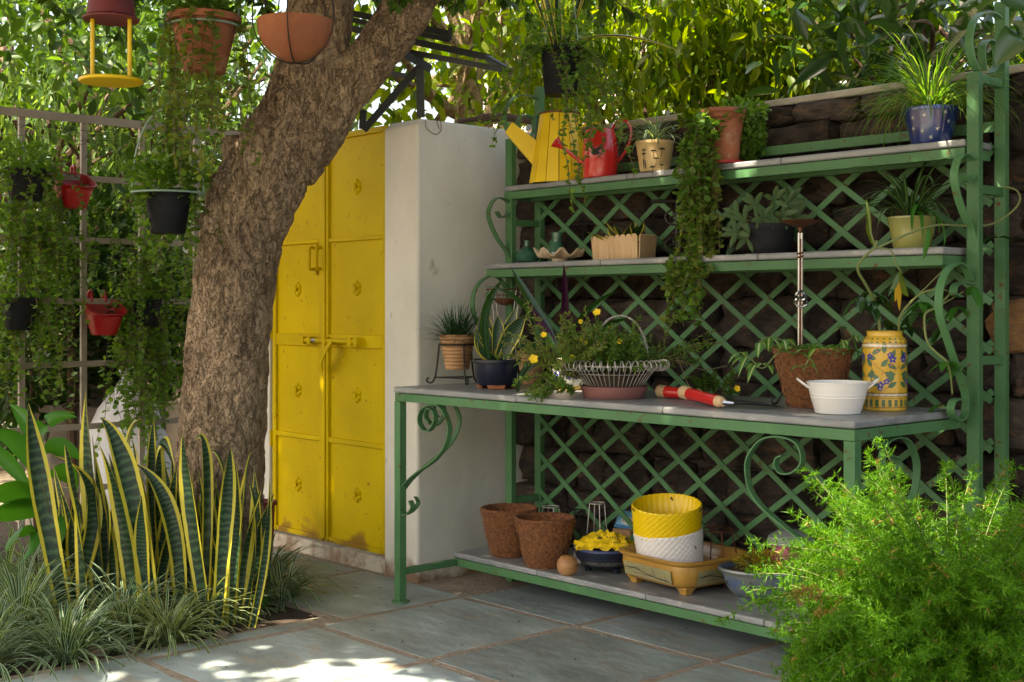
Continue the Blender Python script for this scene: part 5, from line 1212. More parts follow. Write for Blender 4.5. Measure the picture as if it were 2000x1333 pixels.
# two trowels
def trowel(lab, p0, p1, blade, z_add=0):
    """p0 handle end, p1 ferrule end; blade length beyond"""
    t = thing('hand_trowel', lab, 'trowel', p0, 'red handled garden trowels'); d = (p1-p0).normalized(); q = d.to_track_quat('Z', 'Y').to_matrix(); L_ = (p1-p0).length
    MB().lathe(p0, [(0, 0), (.019, .002), (.0235, .010), (.0225, L_*.19), (.020, L_*.20)], 24, tilt=q).build('wood_end', m_palewood, t)
    MB().lathe(p0+d*(L_*.18), [(0.0, .0), (.0212, .001), (.0215, L_*.12), (.0195, L_*.35), (.0205, L_*.68), (.0200, L_*.71), (0, L_*.712)], 24, tilt=q).build('grip', m_redt, t)
    MB().lathe(p0+d*(L_*.89), [(0, 0), (.0195, .0), (.0205, L_*.05), (.013, L_*.11), (0, L_*.115)], 24, tilt=q).build('wood_collar', m_palewood, t)
    if blade:
        e = Vector((blade[0], blade[1], blade[2])); dd = (e-p1).normalized(); sd = dd.cross(UP).normalized(); LB = (e-p1).length
        MB().tube([p1-d*.002, p1+dd*.035], [.0075, .005], 10).build('ferrule', m_chrome, t)
        m = MB(); vs = []; rows = 12
        for i in range(rows):
            s_ = i/(rows-1); w_ = .034*(min(1, s_*5)**.6)*(1-max(0, (s_-.55)/.45)**1.8); w_ = max(w_, .0008); pp = p1+dd*(.03+(LB-.03)*s_)+UP*(-.000)
            for u in (-1, -.5, 0, .5, 1): vs.append(pp+sd*(u*w_)+UP*(.012*(u*u)*(1-s_*.6)*w_/.034))
        m.add(vs, [(i*5+k, i*5+k+1, (i+1)*5+k+1, (i+1)*5+k) for i in range(rows-1) for k in range(4)]); o = m.build('blade', m_steel, t); s2 = o.modifiers.new('s', 'SOLIDIFY'); s2.thickness = .0016
    return t
a = W(1333, 766, d=4.47); a.z = max(a.z, Z1+.022); b_ = W(1412, 787, z=Z1+.019); e = W(1532, 796, z=Z1+.004)
trowel('red handled trowel lying on top with its dark blade pointing right', a, b_, e)
a = W(1284, 764, d=4.68); b_ = W(1372, 783, d=4.56); b_.z = Z1+.018; e = W(1440, 790, z=Z1+.006)
trowel('second red handled trowel lying underneath, farther left', a, b_, e)
# coir pot with striped trailing plant
def coirpot(name, lab, c, r, h, rb, grp=None, soil=True, sy=1):
    t = thing(name, lab, 'coir pot', c, grp); o_ = rnd.uniform(0, 9)
    def rf(q, i, z): return 1+.018*noise.noise(Vector((math.cos(q)*2.2+o_, math.sin(q)*2.2, z*16)))+.006*math.sin(q*31+z*90)
    pr = [(0, 0), (rb*.93, 0), (rb, .008)]+[(rb+(r-rb)*f_, h*f_) for f_ in (.12, .25, .37, .5, .62, .75, .87, .95)]+[(r+.002, h), (r-.003, h+.005), (r-.010, h+.001), (r-.016, h-.02), (r-.022, h-.045), (0, h-.05)]
    MB().lathe(c, pr, 72, rf=rf).build('pot', m_coir, t)
    if soil: MB().lathe(c+UP*(h-.045), [(0, .004), (r*.4, .001), (r*.84, .002)], 24).build('soil', m_soil, t)
    # loose fibres
    mb = MB()
    for k in range(600):
        a = rnd.uniform(0, 6.28); f_ = rnd.random(); rr = rb+(r-rb)*f_+.002; p_ = c+Vector((math.cos(a)*rr, math.sin(a)*rr, h*f_)); tn = Vector((-math.sin(a), math.cos(a), 0)); e = Vector((math.cos(a), math.sin(a), 0))
        g_ = rnd.uniform(-1.5, 1.5); dd = tn*math.cos(g_)+UP*math.sin(g_); L_ = rnd.uniform(.015, .045)
        mb.tube([p_-dd*L_*.5, p_+e*.0035, p_+dd*L_*.5-e*.001], .0007, 3, cap=False)
    tag(mb.build('loose_fibre', m_fibre, t), kind='stuff'); return t
c = tb(1600, 799, .085); D5 = dep(c)
ct = coirpot('coir_planter', 'coir fibre pot of striped trailing leaves on the table beside the yellow vase', c, .131, .190, .080); ct['category'] = 'potted plant'
tops = [(rnd.uniform(0, 6.28), rnd.uniform(.02, .12)) for _ in range(44)]
for a, r_ in tops:
    b_ = c+UP*.165+Vector((math.cos(a)*r_, math.sin(a)*r_, 0))
    for k in range(4):
        a2 = rnd.uniform(0, 6.28); e = Vector((math.cos(a2), math.sin(a2), rnd.uniform(.1, .9))).normalized()*rnd.uniform(.05, .085)
        bigleaf(ct, b_, b_+e-UP*.012, .026, l_varieg, ctrl=b_+e*.5+UP*.022, rows=7, side=e.cross(UP))
def runner(parent, pxs, d, lw=.026, ll=.07, mat=None, every=1, stem=m_stem, sr=.0022):
    pts = catmull([W(a, b, d=d+x) for a, b, x in pxs], 4); MB().tube(pts, sr, 6).build('stem', stem, parent)
    for i in range(1, len(pts), every):
        for s_ in range(2):
            e = Vector((rnd.gauss(0, 1), rnd.gauss(0, 1), rnd.gauss(.0, .6))).normalized()*ll*rnd.uniform(.6, 1.1)
            bigleaf(parent, pts[i], pts[i]+e-UP*.02, lw, mat or l_varieg, ctrl=pts[i]+e*.5+UP*.015, rows=7, side=e.cross(UP))
runner(ct, [(1570, 685, -.08), (1530, 665, -.12), (1495, 660, -.14), (1478, 680, -.15)], D5, every=3)
runner(ct, [(1560, 690, -.10), (1520, 690, -.14), (1490, 720, -.16), (1465, 700, -.16), (1448, 690, -.16)], D5, every=3)
runner(ct, [(1580, 685, -.10), (1580, 700, -.14), (1568, 725, -.15)], D5, every=3)
runner(ct, [(1640, 670, -.06), (1665, 660, -.06), (1650, 640, .0)], D5, every=3)
# white tub
c = tb(1647, 811, .065); t = thing('white_tub', 'small white enamel tub with two wire side handles in front of the coir pot', 'tub', c)
MB().lathe(c, [(0, 0), (.066, 0), (.069, .002), (.083, .048), (.0845, .050), (.0835, .052), (.0850, .057), (.0865, .059), (.0855, .061), (.0935, .092), (.0965, .0935), (.0965, .097), (.093, .098), (.091, .094), (.068, .008), (0, .006)], 56).build('tub_body', m_whitep, t)
for s_ in (-1, 1):
    p0 = c+RT*(s_*.088)+UP*.078; m = MB()
    m.tube(catmull([p0-FW*.018, p0+RT*s_*.020-FW*.014+UP*.014, p0+RT*s_*.038+UP*.028, p0+RT*s_*.020+FW*.014+UP*.014, p0+FW*.018], 5), .0028, 8); m.build('handle', m_whitep, t)
# yellow patterned vase
c = tb(1740, 805, .068); D6 = dep(c); vz = thing('patterned_vase', 'tall yellow ceramic vase painted with blue flowers and green leaves holding a vine', 'vase', c)
HV = .253; RV = .0685
MB().lathe(c, [(0, 0), (RV-.004, 0), (RV, .004), (RV+.001, .03), (RV+.001, .205), (RV-.001, .222), (RV-.008, .233), (RV-.013, .237), (RV-.0135, .248), (RV-.011, .251), (RV-.013, .253), (RV-.018, .252), (RV-.02, .235), (RV-.006, .22), (RV-.008, .01), (0, .008)], 60).build('vase_body', m_vyel, vz)
rv = lambda z: RV+.001 if z < .205 else (RV+.001-.002*(z-.205)/.017 if z < .222 else RV-.001-.007*(z-.222)/.011)
fa = CAMA(c); A = lambda u: fa+u/RV
G_, B_, Wt, Br, Pk = [], [], [], [], []
def band(z0, z1, lst, n=48):
    for k in range(n): lst.append([(2*math.pi*k/n, z0), (2*math.pi*(k+1)/n, z0), (2*math.pi*(k+1)/n, z1), (2*math.pi*k/n, z1)])
for z_ in (.0415, .0475, .0555, .058, .197, .2015, .2125): band(z_, z_+.0012, Br)
band(.012, .0138, Br); band(.0495, .0545, Wt); band(.2035, .2095, Wt)
for k in range(22):
    a = 2*math.pi*k/22; G_.append([(a, .016), (a+.14, .016), (a+.14, .037), (a, .037)]); G_.append([(a, .216), (a+.15, .216), (a+.11, .231), (a+.04, .231)])
    a += .14; B_.append([(a+.02, .052-.0018), (a+.08, .052), (a+.02, .052+.0018)]); Pk.append([(a+.02, .2065-.0016), (a+.07, .2065), (a+.02, .2065+.0016)])
def vleaf(u, v, an, L_=.034, w_=.015, lst=G_):
    pts = [(0, 0), (.3, .5), (.65, .42), (1, 0), (.65, -.42), (.3, -.5)]; ca, sa = math.cos(an), math.sin(an)
    lst.append([(A(u+(x*L_*ca-y*w_*sa)), v+(x*L_*sa+y*w_*ca)) for x, y in pts])
def vflow(u, v, r=.010, n=5, lst=B_):
    for k in range(n): a = 2*math.pi*k/n+.3; vleaf(u+math.cos(a)*.002, v+math.sin(a)*.002, a, r, r*.75, lst)
    Wt.append([(A(u+.0016*math.cos(q)), v+.0016*math.sin(q)) for q in [2*math.pi*i/6 for i in range(6)]])
def vline(P_, w_=.0012):
    for (u0, v0), (u1, v1) in zip(P_, P_[1:]):
        dx, dy = u1-u0, v1-v0; l_ = math.hypot(dx, dy) or 1; nx, ny = -dy/l_*w_/2, dx/l_*w_/2
        Br.append([(A(u0+nx), v0+ny), (A(u0-nx), v0-ny), (A(u1-nx), v1-ny), (A(u1+nx), v1+ny)])
for rep in range(4):
    u0 = -.010+rep*2*math.pi*RV/4*1.0-(.0 if rep < 3 else 0); sg = 1 if rep % 2 == 0 else -1
    f2 = lambda x, y: (u0+sg*x, y)
    vline([f2(.03*math.sin(t_*6.0), .062+t_*.132) for t_ in [i/18 for i in range(19)]])
    vline([f2(.03-.03*math.cos(t_*2.6), .075+.07*t_) for t_ in [i/10 for i in range(11)]]); vline([f2(-.02-.014*math.sin(t_*3.), .120+.055*t_) for t_ in [i/10 for i in range(11)]])
    for x, y, a in ((.02, .075, .6), (.03, .09, 1.8), (-.005, .10, 2.6), (.012, .112, .2), (-.02, .125, -2.6), (-.03, .14, 2.2), (.0, .14, .9), (.018, .15, -.5), (.03, .165, 1.2), (-.015, .165, 2.9), (-.03, .182, .4), (.008, .182, 1.5), (.025, .13, -1.2), (-.035, .10, 1.4), (-.01, .078, 2.4), (.04, .112, 2.8)):
        vleaf(*f2(x, y), a if sg > 0 else math.pi-a)
    for x, y, r_ in ((-.002, .083, .011), (.016, .094, .009), (-.004, .072, .007), (.034, .165, .012), (.026, .178, .008), (-.038, .172, .010)): vflow(*f2(x, y), r_)
    for x, y in ((.004, .118), (-.022, .15), (.03, .145), (-.012, .188)): Pk.append([(A(f2(x, y)[0]+.003*math.cos(q)), y+.003*math.sin(q)) for q in [2*math.pi*i/7 for i in range(7)]])
for nm, lst, mm_ in (('painted_line', Br, m_brownline), ('painted_leaf', G_, m_dgreen), ('painted_flower', B_, m_dblue), ('painted_band', Wt, m_dwhite), ('painted_bud', Pk, m_pinkdot)):
    off_ = {'painted_line': 0, 'painted_leaf': .0002, 'painted_flower': .0004, 'painted_band': -.0002, 'painted_bud': .0006}[nm]
    tag(cyl_decal(c, (lambda o_: (lambda z: rv(z)+o_))(off_), [sorted_ for sorted_ in lst]).build(nm, mm_, vz, smooth=False), kind='stuff')
# the vase's vine
dv = D6
def pal(parent, p, n_=5, L_=.085, wd=.026, mat=None, down=.5, az0=None):
    for k in range(n_):
        a = (az0 if az0 is not None else rnd.uniform(0, 6.28))+k*2*math.pi/n_; e = Vector((math.cos(a), math.sin(a), -down-rnd.random()*.5)).normalized()*L_*rnd.uniform(.7, 1.15)
        bigleaf(parent, p, Vector(p)+e, wd, mat or l_gloss, ctrl=Vector(p)+e*.5+UP*.02, rows=8, side=e.cross(UP))
def stemv(pxs, r=.004, mat=m_stem): P_ = catmull([W(a, b, d=dv+x) for a, b, x in pxs], 6); n_ = len(P_); MB().tube(P_, [r*(1-.35*i/n_) for i in range(n_)], 8).build('stem', mat, vz); return P_
stemv([(1720, 660, 0), (1715, 620, -.01), (1706, 585, -.02), (1690, 555, -.04), (1675, 525, -.07), (1690, 500, -.10), (1708, 485, -.12), (1712, 470, -.12)], .0055)
stemv([(1712, 485, -.12), (1745, 470, -.11), (1780, 455, -.10), (1830, 440, -.06), (1900, 442, .0), (1940, 437, .03), (1975, 415, .05), (1992, 392, .05), (1985, 372, .06), (1960, 365, .08)], .0042)
stemv([(1715, 484, -.12), (1740, 490, -.13), (1750, 515, -.13), (1760, 532, -.12)], .003)
stemv([(1755, 660, 0), (1758, 620, -.02), (1775, 595, -.03), (1800, 573, -.05), (1835, 565, -.06), (1858, 572, -.03)], .0045)
stemv([(1858, 572, -.03), (1830, 600, -.06), (1808, 612, -.08), (1806, 640, -.08), (1812, 670, -.09), (1830, 690, -.10), (1848, 706, -.11), (1856, 730, -.10), (1860, 770, -.08)], .0040)
stemv([(1808, 612, -.08), (1830, 600, -.07), (1852, 588, -.06), (1882, 570, -.02)], .003)
stemv([(1790, 580, -.04), (1815, 555, -.05), (1840, 530, -.05)], .0025)
stemv([(1708, 478, -.12), (1700, 450, -.13), (1697, 420, -.13), (1692, 395, -.13)], .003)
for a, b, x, n_, L_, dn, mt_ in ((1850, 708, -.11, 6, .085, .5, l_broad), (1680, 580, -.03, 5, .085, .9, l_gloss), (1700, 600, -.02, 4, .09, .8, l_gloss), (1790, 610, -.03, 5, .08, .7, l_gloss), (1770, 640, .02, 4, .08, .5, l_gloss),
       (1895, 560, -.02, 5, .085, .9, l_broad), (1840, 790, -.06, 5, .08, .8, l_broad), (1950, 465, .06, 4, .05, .2, l_gloss), (1720, 590, -.03, 4, .08, .3, l_gloss), (1820, 620, -.05, 3, .07, 1.2, l_broad), (1700, 570, .0, 4, .085, .5, l_gloss), (1760, 560, .0, 4, .085, .4, l_gloss), (1800, 590, .02, 5, .09, .6, l_broad), (1730, 625, .03, 4, .085, .6, l_gloss), (1840, 640, .0, 3, .07, .9, l_gloss), (1870, 600, .02, 4, .07, .7, l_broad)):
    pal(vz, W(a, b, d=dv+x), n_, L_, .028, mt_, dn)
for tx, ty, w_, mt_ in ((1748, 590, 12, l_yleaf), (1757, 608, 13, l_yleaf), (1775, 580, 18, l_lime), (1738, 565, 16, l_trad)): leafpx(vz, 1757, 532, 1755, 560, tx, ty, w_, mt_, d=dv-.12, mode='x', side=RT)
leafpx(vz, 1815, 440, 1812, 480, 1802, 510, 12, l_broad, d=dv-.06, mode='lance', side=RT); leafpx(vz, 1700, 470, 1698, 430, 1692, 388, 9, l_lime, d=dv-.12, mode='lance'); leafpx(vz, 1706, 478, 1690, 450, 1696, 425, 8, l_lime, d=dv-.12)
leafpx(vz, 1841, 530, 1850, 520, 1846, 522, 10, l_broad, d=dv-.05, mode='lance')

# ------------------------------------------------------------------ LOWER SHELF
def lb(px, py, back=0):
    p = W(px, py, z=Z0); return Vector((p.x, p.y, Z0+.0005))+Vector((FW.x, FW.y, 0))*back
coirpot('coir_pot', 'empty coir pot at the left end of the lower shelf, the one behind', lb(995, 1091, .075), .122, .198, .080, 'empty coir pots on the lower shelf')
coirpot('coir_pot', 'empty coir pot standing in front beside the wooden ball', lb(1066, 1113, .075), .122, .196, .078, 'empty coir pots on the lower shelf')
c = lb(1109, 1127, .035); t = MB().lathe(c, [(0, 0), (.022, 0), (.036, .012), (.0425, .036), (.038, .060), (.024, .074), (.006, .076), (.0, .070)], 36).build('wooden_ball', m_wood); t.location = (0, 0, 0); tag(t, 'small round turned wooden ball at the edge of the lower shelf', 'ball')
def wstand(px, pyt, wpx, lab, mat, y_, legs=3):
    p = W(px, pyt, y=y_); c = Vector((p.x, y_, Z0)); h = p.z-Z0; r_ = wpx/2*mpp(p)
    t = thing('glass_shaped_wire_stand', lab, 'wire stand', c, 'small wire stands on the lower shelf'); t.name = 'wire_holder'
    MB().tube([c+Vector((math.cos(2*math.pi*k/22)*r_, math.sin(2*math.pi*k/22)*r_, h)) for k in range(23)], .003, 6).build('ring', mat, t)
    for k in range(legs+1):
        a = CAMA(c)+.3+2*math.pi*k/(legs+1); e = Vector((math.cos(a), math.sin(a), 0)); MB().tube([c+e*r_+UP*h, c+e*(r_*1.7)+UP*.002], .0022, 6).build('leg', mat, t)
wstand(1076, 990, 32, 'short shiny wire stand behind the front coir pot', m_wire, .66); wstand(1166, 983, 30, 'tall shiny three-legged wire stand behind the yellow bag', m_wire, .62); wstand(1127, 998, 32, 'black wire stand between the two shiny ones', m_iron, .70)
wstand(1400, 1035, 60, 'dark wire frame behind the yellow tray', m_rust, .66)
# blue grey pot with yellow bag
c = lb(1188, 1127, .125)
bpz = thing('round_bonsai_pot', 'blue-rimmed round pot with a rough grey band on the lower shelf', 'pot', c)
MB().lathe(c, [(0, .018), (.075, .018), (.092, .024), (.112, .050), (.118, .052), (.124, .072), (.128, .090), (.128, .095), (.121, .095), (.112, .07), (0, .05)], 48).build('pot', m_bluegl, bpz)
MB().lathe(c, [(.088, .026), (.104, .036), (.1205, .060), (.1235, .078), (.118, .078)], 48).build('rough_band', m_stoneband, bpz)
MB().lathe(c, [(.120, .088), (.1305, .089), (.1305, .097), (.1245, .099), (.119, .096)], 48).build('rim', m_dblue if False else M('dusk_blue_glaze', (.04, .06, .16), rough=.35), bpz)
for k in range(3):
    a = CAMA(c)+.6+k*2.094; e = Vector((math.cos(a), math.sin(a), 0)); MB().lathe(c+e*.07, [(0, 0), (.014, 0), (.018, .019), (0, .02)], 12).build('foot', m_bluegl, bpz)
bg_ = thing('yellow_plastic_bag', 'crumpled yellow plastic bag with black print lying in the round pot', 'bag', c+UP*.10)
n_ = 40; V = []; cb_ = c+UP*.092
for j in range(n_):
    for i in range(n_):
        u = i/(n_-1)-.5; v = j/(n_-1)-.5; p_ = cb_+RT*(u*.245)+FW*(v*.19)
        hgt = .050*(1-(2*abs(u))**2.5)*(1-(2*abs(v))**2.5)
        q_ = Vector((u*7, v*7, 3)); hgt += abs(noise.noise(q_))*.034+abs(noise.noise(q_*2.6))*.014-.006
        V.append(p_+UP*max(hgt, .0)+RT*noise.noise(q_*1.7)*.012)
m = MB(); m.add(V, [(j*n_+i, j*n_+i+1, (j+1)*n_+i+1, (j+1)*n_+i) for j in range(n_-1) for i in range(n_-1)]); m.build('bag_body', m_bagy, bg_, ang=60)
bg_.children[0].modifiers.new('s', 'SOLIDIFY').thickness = .002
def squiggle(o0, xd_, yd_, n_, pitch, h_, mat, parent, r_, seed, name='printed_mark'):
    rr_ = random.Random(seed); m = MB(); o0 = Vector(o0); xd_ = Vector(xd_).normalized(); yd_ = Vector(yd_).normalized()
    for k in range(n_):
        b_ = o0+xd_*(k*pitch); m.tube(catmull([b_+xd_*rr_.uniform(0, pitch*.8)+yd_*rr_.uniform(-h_, h_) for _ in range(4)], 3), r_, 4)
    return tag(m.build(name, mat, parent), kind='stuff')
squiggle(cb_+RT*-.005-FW*.090+UP*.058, RT+UP*-.12, FW*.35+UP*.9, 9, .0095, .0055, m_ink, bg_, .0013, 3)
squiggle(cb_+RT*.010-FW*.096+UP*.038, RT+UP*-.12, FW*.35+UP*.9, 8, .008, .0035, m_ink, bg_, .0009, 5)
MB().lathe(cb_-RT*.030-FW*.088+UP*.048, [(0, 0), (.011, .003), (.010, .007), (0, .009)], 12).build('printed_spot', m_ink, bg_)
# price card
c2 = lb(1128, 1108, .05); t = thing('small_card', 'small white card with red edge beside the wooden ball', 'card', c2)
m = MB(); m.beam(c2+UP*.033-RT*.014, c2+UP*.033+RT*.018-UP*.004, .002, .05); m.build('card_body', m_white, t, smooth=False)
m = MB(); m.beam(c2+UP*.059-RT*.016, c2+UP*.056+RT*.020, .003, .004); m.beam(c2+UP*.034+RT*.0205-UP*.022, c2+UP*.034+RT*.0205+UP*.022, .003, .004, up=RT); m.build('red_edge', m_redp, t, smooth=False)
# blue card box
d7 = dep(lb(1215, 1100, .22)); a0 = W(1200, 1030, d=d7); a1 = W(1252, 1040, d=d7-.02); b0 = W(1212, 998, d=d7); b1 = W(1262, 1006, d=d7-.02)
t = thing('blue_box', 'pale blue printed card box propped behind the woven basket', 'box', Vector((a0.x, a0.y, Z0)))
m = MB(); f_ = FW*.035; m.add([a0, a1, b1, b0, a0+f_, a1+f_, b1+f_, b0+f_], [(0, 1, 2, 3), (7, 6, 5, 4), (0, 4, 5, 1), (1, 5, 6, 2), (2, 6, 7, 3), (3, 7, 4, 0)]); m.build('box_body', m_bluecard, t, smooth=False)
xd = (a1-a0).normalized(); yd = (b0-a0).normalized(); nn = xd.cross(yd).normalized(); nn = -nn if nn.dot(FW) > 0 else nn; oc = (a0+b0)/2+xd*.045+nn*.0015
m = MB(); m.poly([oc+xd*(.030*math.cos(q))+yd*(.018*math.sin(q)) for q in [2*math.pi*i/24 for i in range(24)]]); m.build('white_oval', m_white, t, smooth=False)
m = MB(); m.poly([a0+nn*.001, a1+nn*.001, a1+yd*.016+nn*.001, a0+yd*.016+nn*.001]); m.build('blue_stripe', M('deep_blue_print', (.03, .22, .45), rough=.5), t, smooth=False)
m = MB(); m.beam(W(1200, 1042, d=d7+.05)-UP*0, W(1250, 1050, d=d7+.05), .05, .004); MB().box(a0.x-.0, a0.x+.10, a0.y-.01, a0.y+.06, Z0, a0.z-.004).build('carton', m_coir if False else m_tan, t, smooth=False)
squiggle(oc-xd*.021+nn*.0012, xd, yd, 5, .0088, .0085, M('brown_print', (.18, .06, .04), rough=.6), t, .0011, 8)
# yellow bonsai tray (rounded rectangle, turned)
def rtray(name, lab, cat, c, lx, ly, h, ang, mat, parts=True, group=None, foot=.022, flare=.86):
    t = thing(name, lab, cat, c, group); ex = Vector((math.cos(ang), math.sin(ang), 0)); ey = Vector((-math.sin(ang), math.cos(ang), 0)); N = 56
    def ring(s_, z_, inset=0):
        out_ = []
        for k in range(N):
            a = 2*math.pi*k/N; e = 2/5.0; x = math.copysign(abs(math.cos(a))**e, math.cos(a))*(lx/2*s_-inset); y = math.copysign(abs(math.sin(a))**e, math.sin(a))*(ly/2*s_-inset)
            out_.append(c+ex*x+ey*y+UP*z_)
        return out_
    R_ = [ring(flare*.84, foot), ring(flare*.96, foot+.006), ring(flare*1.05, foot+h*.16), ring(.965, foot+h*.48), ring(.955, h-.020), ring(.985, h-.016), ring(1.02, h-.011), ring(1.03, h-.003), ring(1.01, h), ring(.93, h-.001), ring(.88, h-.02), ring(.80, foot+.012)]
    vs = [v for r in R_ for v in r]; fs = [(i*N+k, i*N+(k+1) % N, (i+1)*N+(k+1) % N, (i+1)*N+k) for i in range(len(R_)-1) for k in range(N)]+[tuple(range(N))[::-1], tuple((len(R_)-1)*N+k for k in range(N))]
    m = MB(); m.add(vs, fs); m.build('tray_body', mat, t, ang=50)
    for sx in (-1, 1):
        for sy_ in (-1, 1):
            p_ = c+ex*(sx*lx*.5*flare*.76)+ey*(sy_*ly*.5*flare*.72); m = MB(); vs = []
            for z_, s_ in ((0, .75), (foot*.5, .8), (foot+.006, 1.25)):
                for x, y in ((-1, -1), (1, -1), (1, 1), (-1, 1)): vs.append(p_+ex*(x*.024*s_)+ey*(y*.022*s_)+UP*z_)
            m.add(vs, [(3, 2, 1, 0), (8, 9, 10, 11)]+[(i*4+k, i*4+(k+1) % 4, (i+1)*4+(k+1) % 4, (i+1)*4+k) for i in range(2) for k in range(4)]); m.build('foot', mat, t, bev=.003)
    return t, ex, ey
LXT, LYT = .41, .40; at = math.radians(-7); cc = Vector((1.095, .562, Z0+.0005))
yt, ex_, ey_ = rtray('bonsai_tray', 'ochre yellow bonsai tray with painted landscape panels under the woven basket', 'tray', cc, LXT, LYT, .128, at, m_ochregl, flare=.88)
def tray_panel(face_n, face_u, half, dist, wl, parent):
    # panel on one face: sage ground and dark brush strokes
    def P2(u, z_): f_ = (z_-.022)/.106; s_ = .925+.042*min(1, max(0, (f_-.10)/.5)); return cc+face_n*(dist*s_+.0025)+face_u*u+UP*z_
    m = MB(); zs = [.042, .052, .062, .072, .082, .092]
    for a, b_ in zip(zs, zs[1:]): m.poly([P2(-wl/2, a), P2(wl/2, a), P2(wl/2, b_), P2(-wl/2, b_)])
    m.build('painted_panel', m_panel, parent, smooth=False); m = MB()
    def stroke(ps, w_):
        for (u0, z0_), (u1, z1_) in zip(ps, ps[1:]): q0, q1 = P2(u0, z0_)+face_n*.0012, P2(u1, z1_)+face_n*.0012; m.poly([q0-UP*w_, q1-UP*w_, q1+UP*w_, q0+UP*w_])
    stroke([(-wl*.48, .070), (-wl*.30, .074), (-wl*.05, .062), (wl*.2, .053), (wl*.48, .048)], .0014); stroke([(-wl*.42, .064), (-wl*.22, .078), (-wl*.15, .070)], .0010); stroke([(-wl*.3, .056), (wl*.1, .055), (wl*.45, .052)], .0008)
    for u, z0_, z1_ in ((wl*.12, .058, .088), (wl*.16, .052, .072), (wl*.30, .052, .066), (wl*.38, .05, .07), (wl*.44, .05, .062)): q0, q1 = P2(u, z0_)+face_n*.0012, P2(u, z1_)+face_n*.0012; m.poly([q0-face_u*.0007, q0+face_u*.0007, q1+face_u*.0007, q1-face_u*.0007])
    m.build('brush_stroke', m_ink, parent, smooth=False)
tray_panel(ex_, ey_, 0, LXT/2, .25, yt); tray_panel(-ey_, ex_, 0, LYT/2, .26, yt)
# woven basket, tilted: white basket and a yellow one over it
def weave(c, prof, mat, name, parent, tilt=None, nw=34):
    pr = []; k0 = 0
    def rf(q, i, z): return 1+.022*math.sin(q*nw+ (math.pi if (i//2) % 2 else 0))*(1 if i % 2 else .3)
    return MB().lathe(c, prof, 136, rf=rf, tilt=tilt).build(name, mat, parent, ang=80)
cb3 = Vector((1.052, .535, Z0+.036)); from mathutils import Matrix
tl_ = (Matrix.Rotation(math.radians(6), 3, RT.cross(UP)) @ Matrix.Rotation(math.radians(3), 3, RT))
bk = thing('white_woven_basket', 'white woven plastic basket tilted in the ochre tray', 'basket', cb3)
def wp(r0, r1, z0, z1, th=.004, st=.0052):
    out_ = [(0, z0), (r0-.004, z0)]; n_ = int((z1-z0)/st)
    for i in range(n_+1): f_ = i/n_; r_ = r0+(r1-r0)*f_; out_.append((r_+(.0022 if i % 2 else 0), z0+(z1-z0)*f_))
    out_ += [(r1-.001, z1+.002), (r1-th, z1+.001), (r0-th, z0+.01), (0, z0+.01)]; return out_
weave(cb3, wp(.116, .130, 0, .170), m_white, 'basket_body', bk, tl_)
tl2 = Matrix.Rotation(math.radians(2), 3, RT.cross(UP)) @ Matrix.Rotation(math.radians(9), 3, RT)
c5 = cb3+tl_ @ Vector((0, 0, .158))-RT*.004; bk2 = thing('yellow_woven_basket', 'yellow woven plastic basket nested on top of the white basket', 'basket', c5)
weave(c5, wp(.124, .131, 0, .115), m_yelp, 'basket_body', bk2, tl2)
for k, (q, cx5, tlx, rr, zz, par) in enumerate(((CAMA(c5)-1.2, c5, tl2, .132, .102, bk2), (CAMA(c5)+3.0, c5, tl2, .127, .104, bk2), (CAMA(c5)+1.2, c5, tl2, .132, .102, bk2), (CAMA(cb3)+.9, cb3, tl_, .128, .11, bk), (CAMA(cb3)-.9, cb3, tl_, .112, .018, bk))):
    p_ = cx5+tlx @ Vector((math.cos(q)*rr, math.sin(q)*rr, zz)); m = MB()
    for s_ in range(4): e = Vector((rnd.gauss(0, 1), rnd.gauss(0, 1), rnd.gauss(0, 1))).normalized()*.016; e -= FW*e.dot(FW); m.tube([p_-FW*.004, p_+e*.5-FW*.006, p_+e-FW*.004], .0014, 5)
    m.build('wire_tie', m_ink, par)
# second yellow tray behind
c = lb(1440, 1150, .30); rtray('bonsai_tray', 'second ochre tray farther back between the basket and the blue oval pot', 'tray', Vector((1.47, .735, Z0+.0005)), .24, .075, .15, 0, m_ochregl)
# blue oval bonsai pot
c = lb(1505, 1186, .125); ov = thing('oval_bonsai_pot', 'mottled blue-grey oval bonsai pot with yellowing fern at the right end of the lower shelf', 'potted plant', c)
aov = math.atan2(RT.y, RT.x)
MB().lathe(c, [(0, .016), (.085, .016), (.100, .022), (.118, .045), (.130, .080), (.133, .098), (.142, .102), (.146, .110), (.144, .117), (.134, .117), (.128, .10), (0, .09)], 56, sx=1.12, sy=.9, ang=aov).build('pot', m_bluegrey, ov)
MB().lathe(c+UP*.10, [(0, .006), (.07, .004), (.125, 0)], 30, sx=1.12, sy=.9, ang=aov).build('soil', m_soil, ov)
for s_ in (-1, 1):
    for q in (-1, 1): MB().lathe(c+RT*(s_*.075)+FW*(q*.05), [(0, 0), (.020, 0), (.026, .02), (0, .021)], 14).build('foot', m_bluegrey, ov)
polys = []; fa = CAMA(c)
m = MB()
def ovp(a, z_): 
    r_ = .0005+.118+.012*min(1, max(0, (z_-.045)/.035)); x = r_*1.12*math.cos(a-aov); y = r_*.9*math.sin(a-aov); ca, sa = math.cos(aov), math.sin(aov); return c+Vector((x*ca-y*sa, x*sa+y*ca, z_))*1.0+Vector((math.cos(a), math.sin(a), 0))*.0015
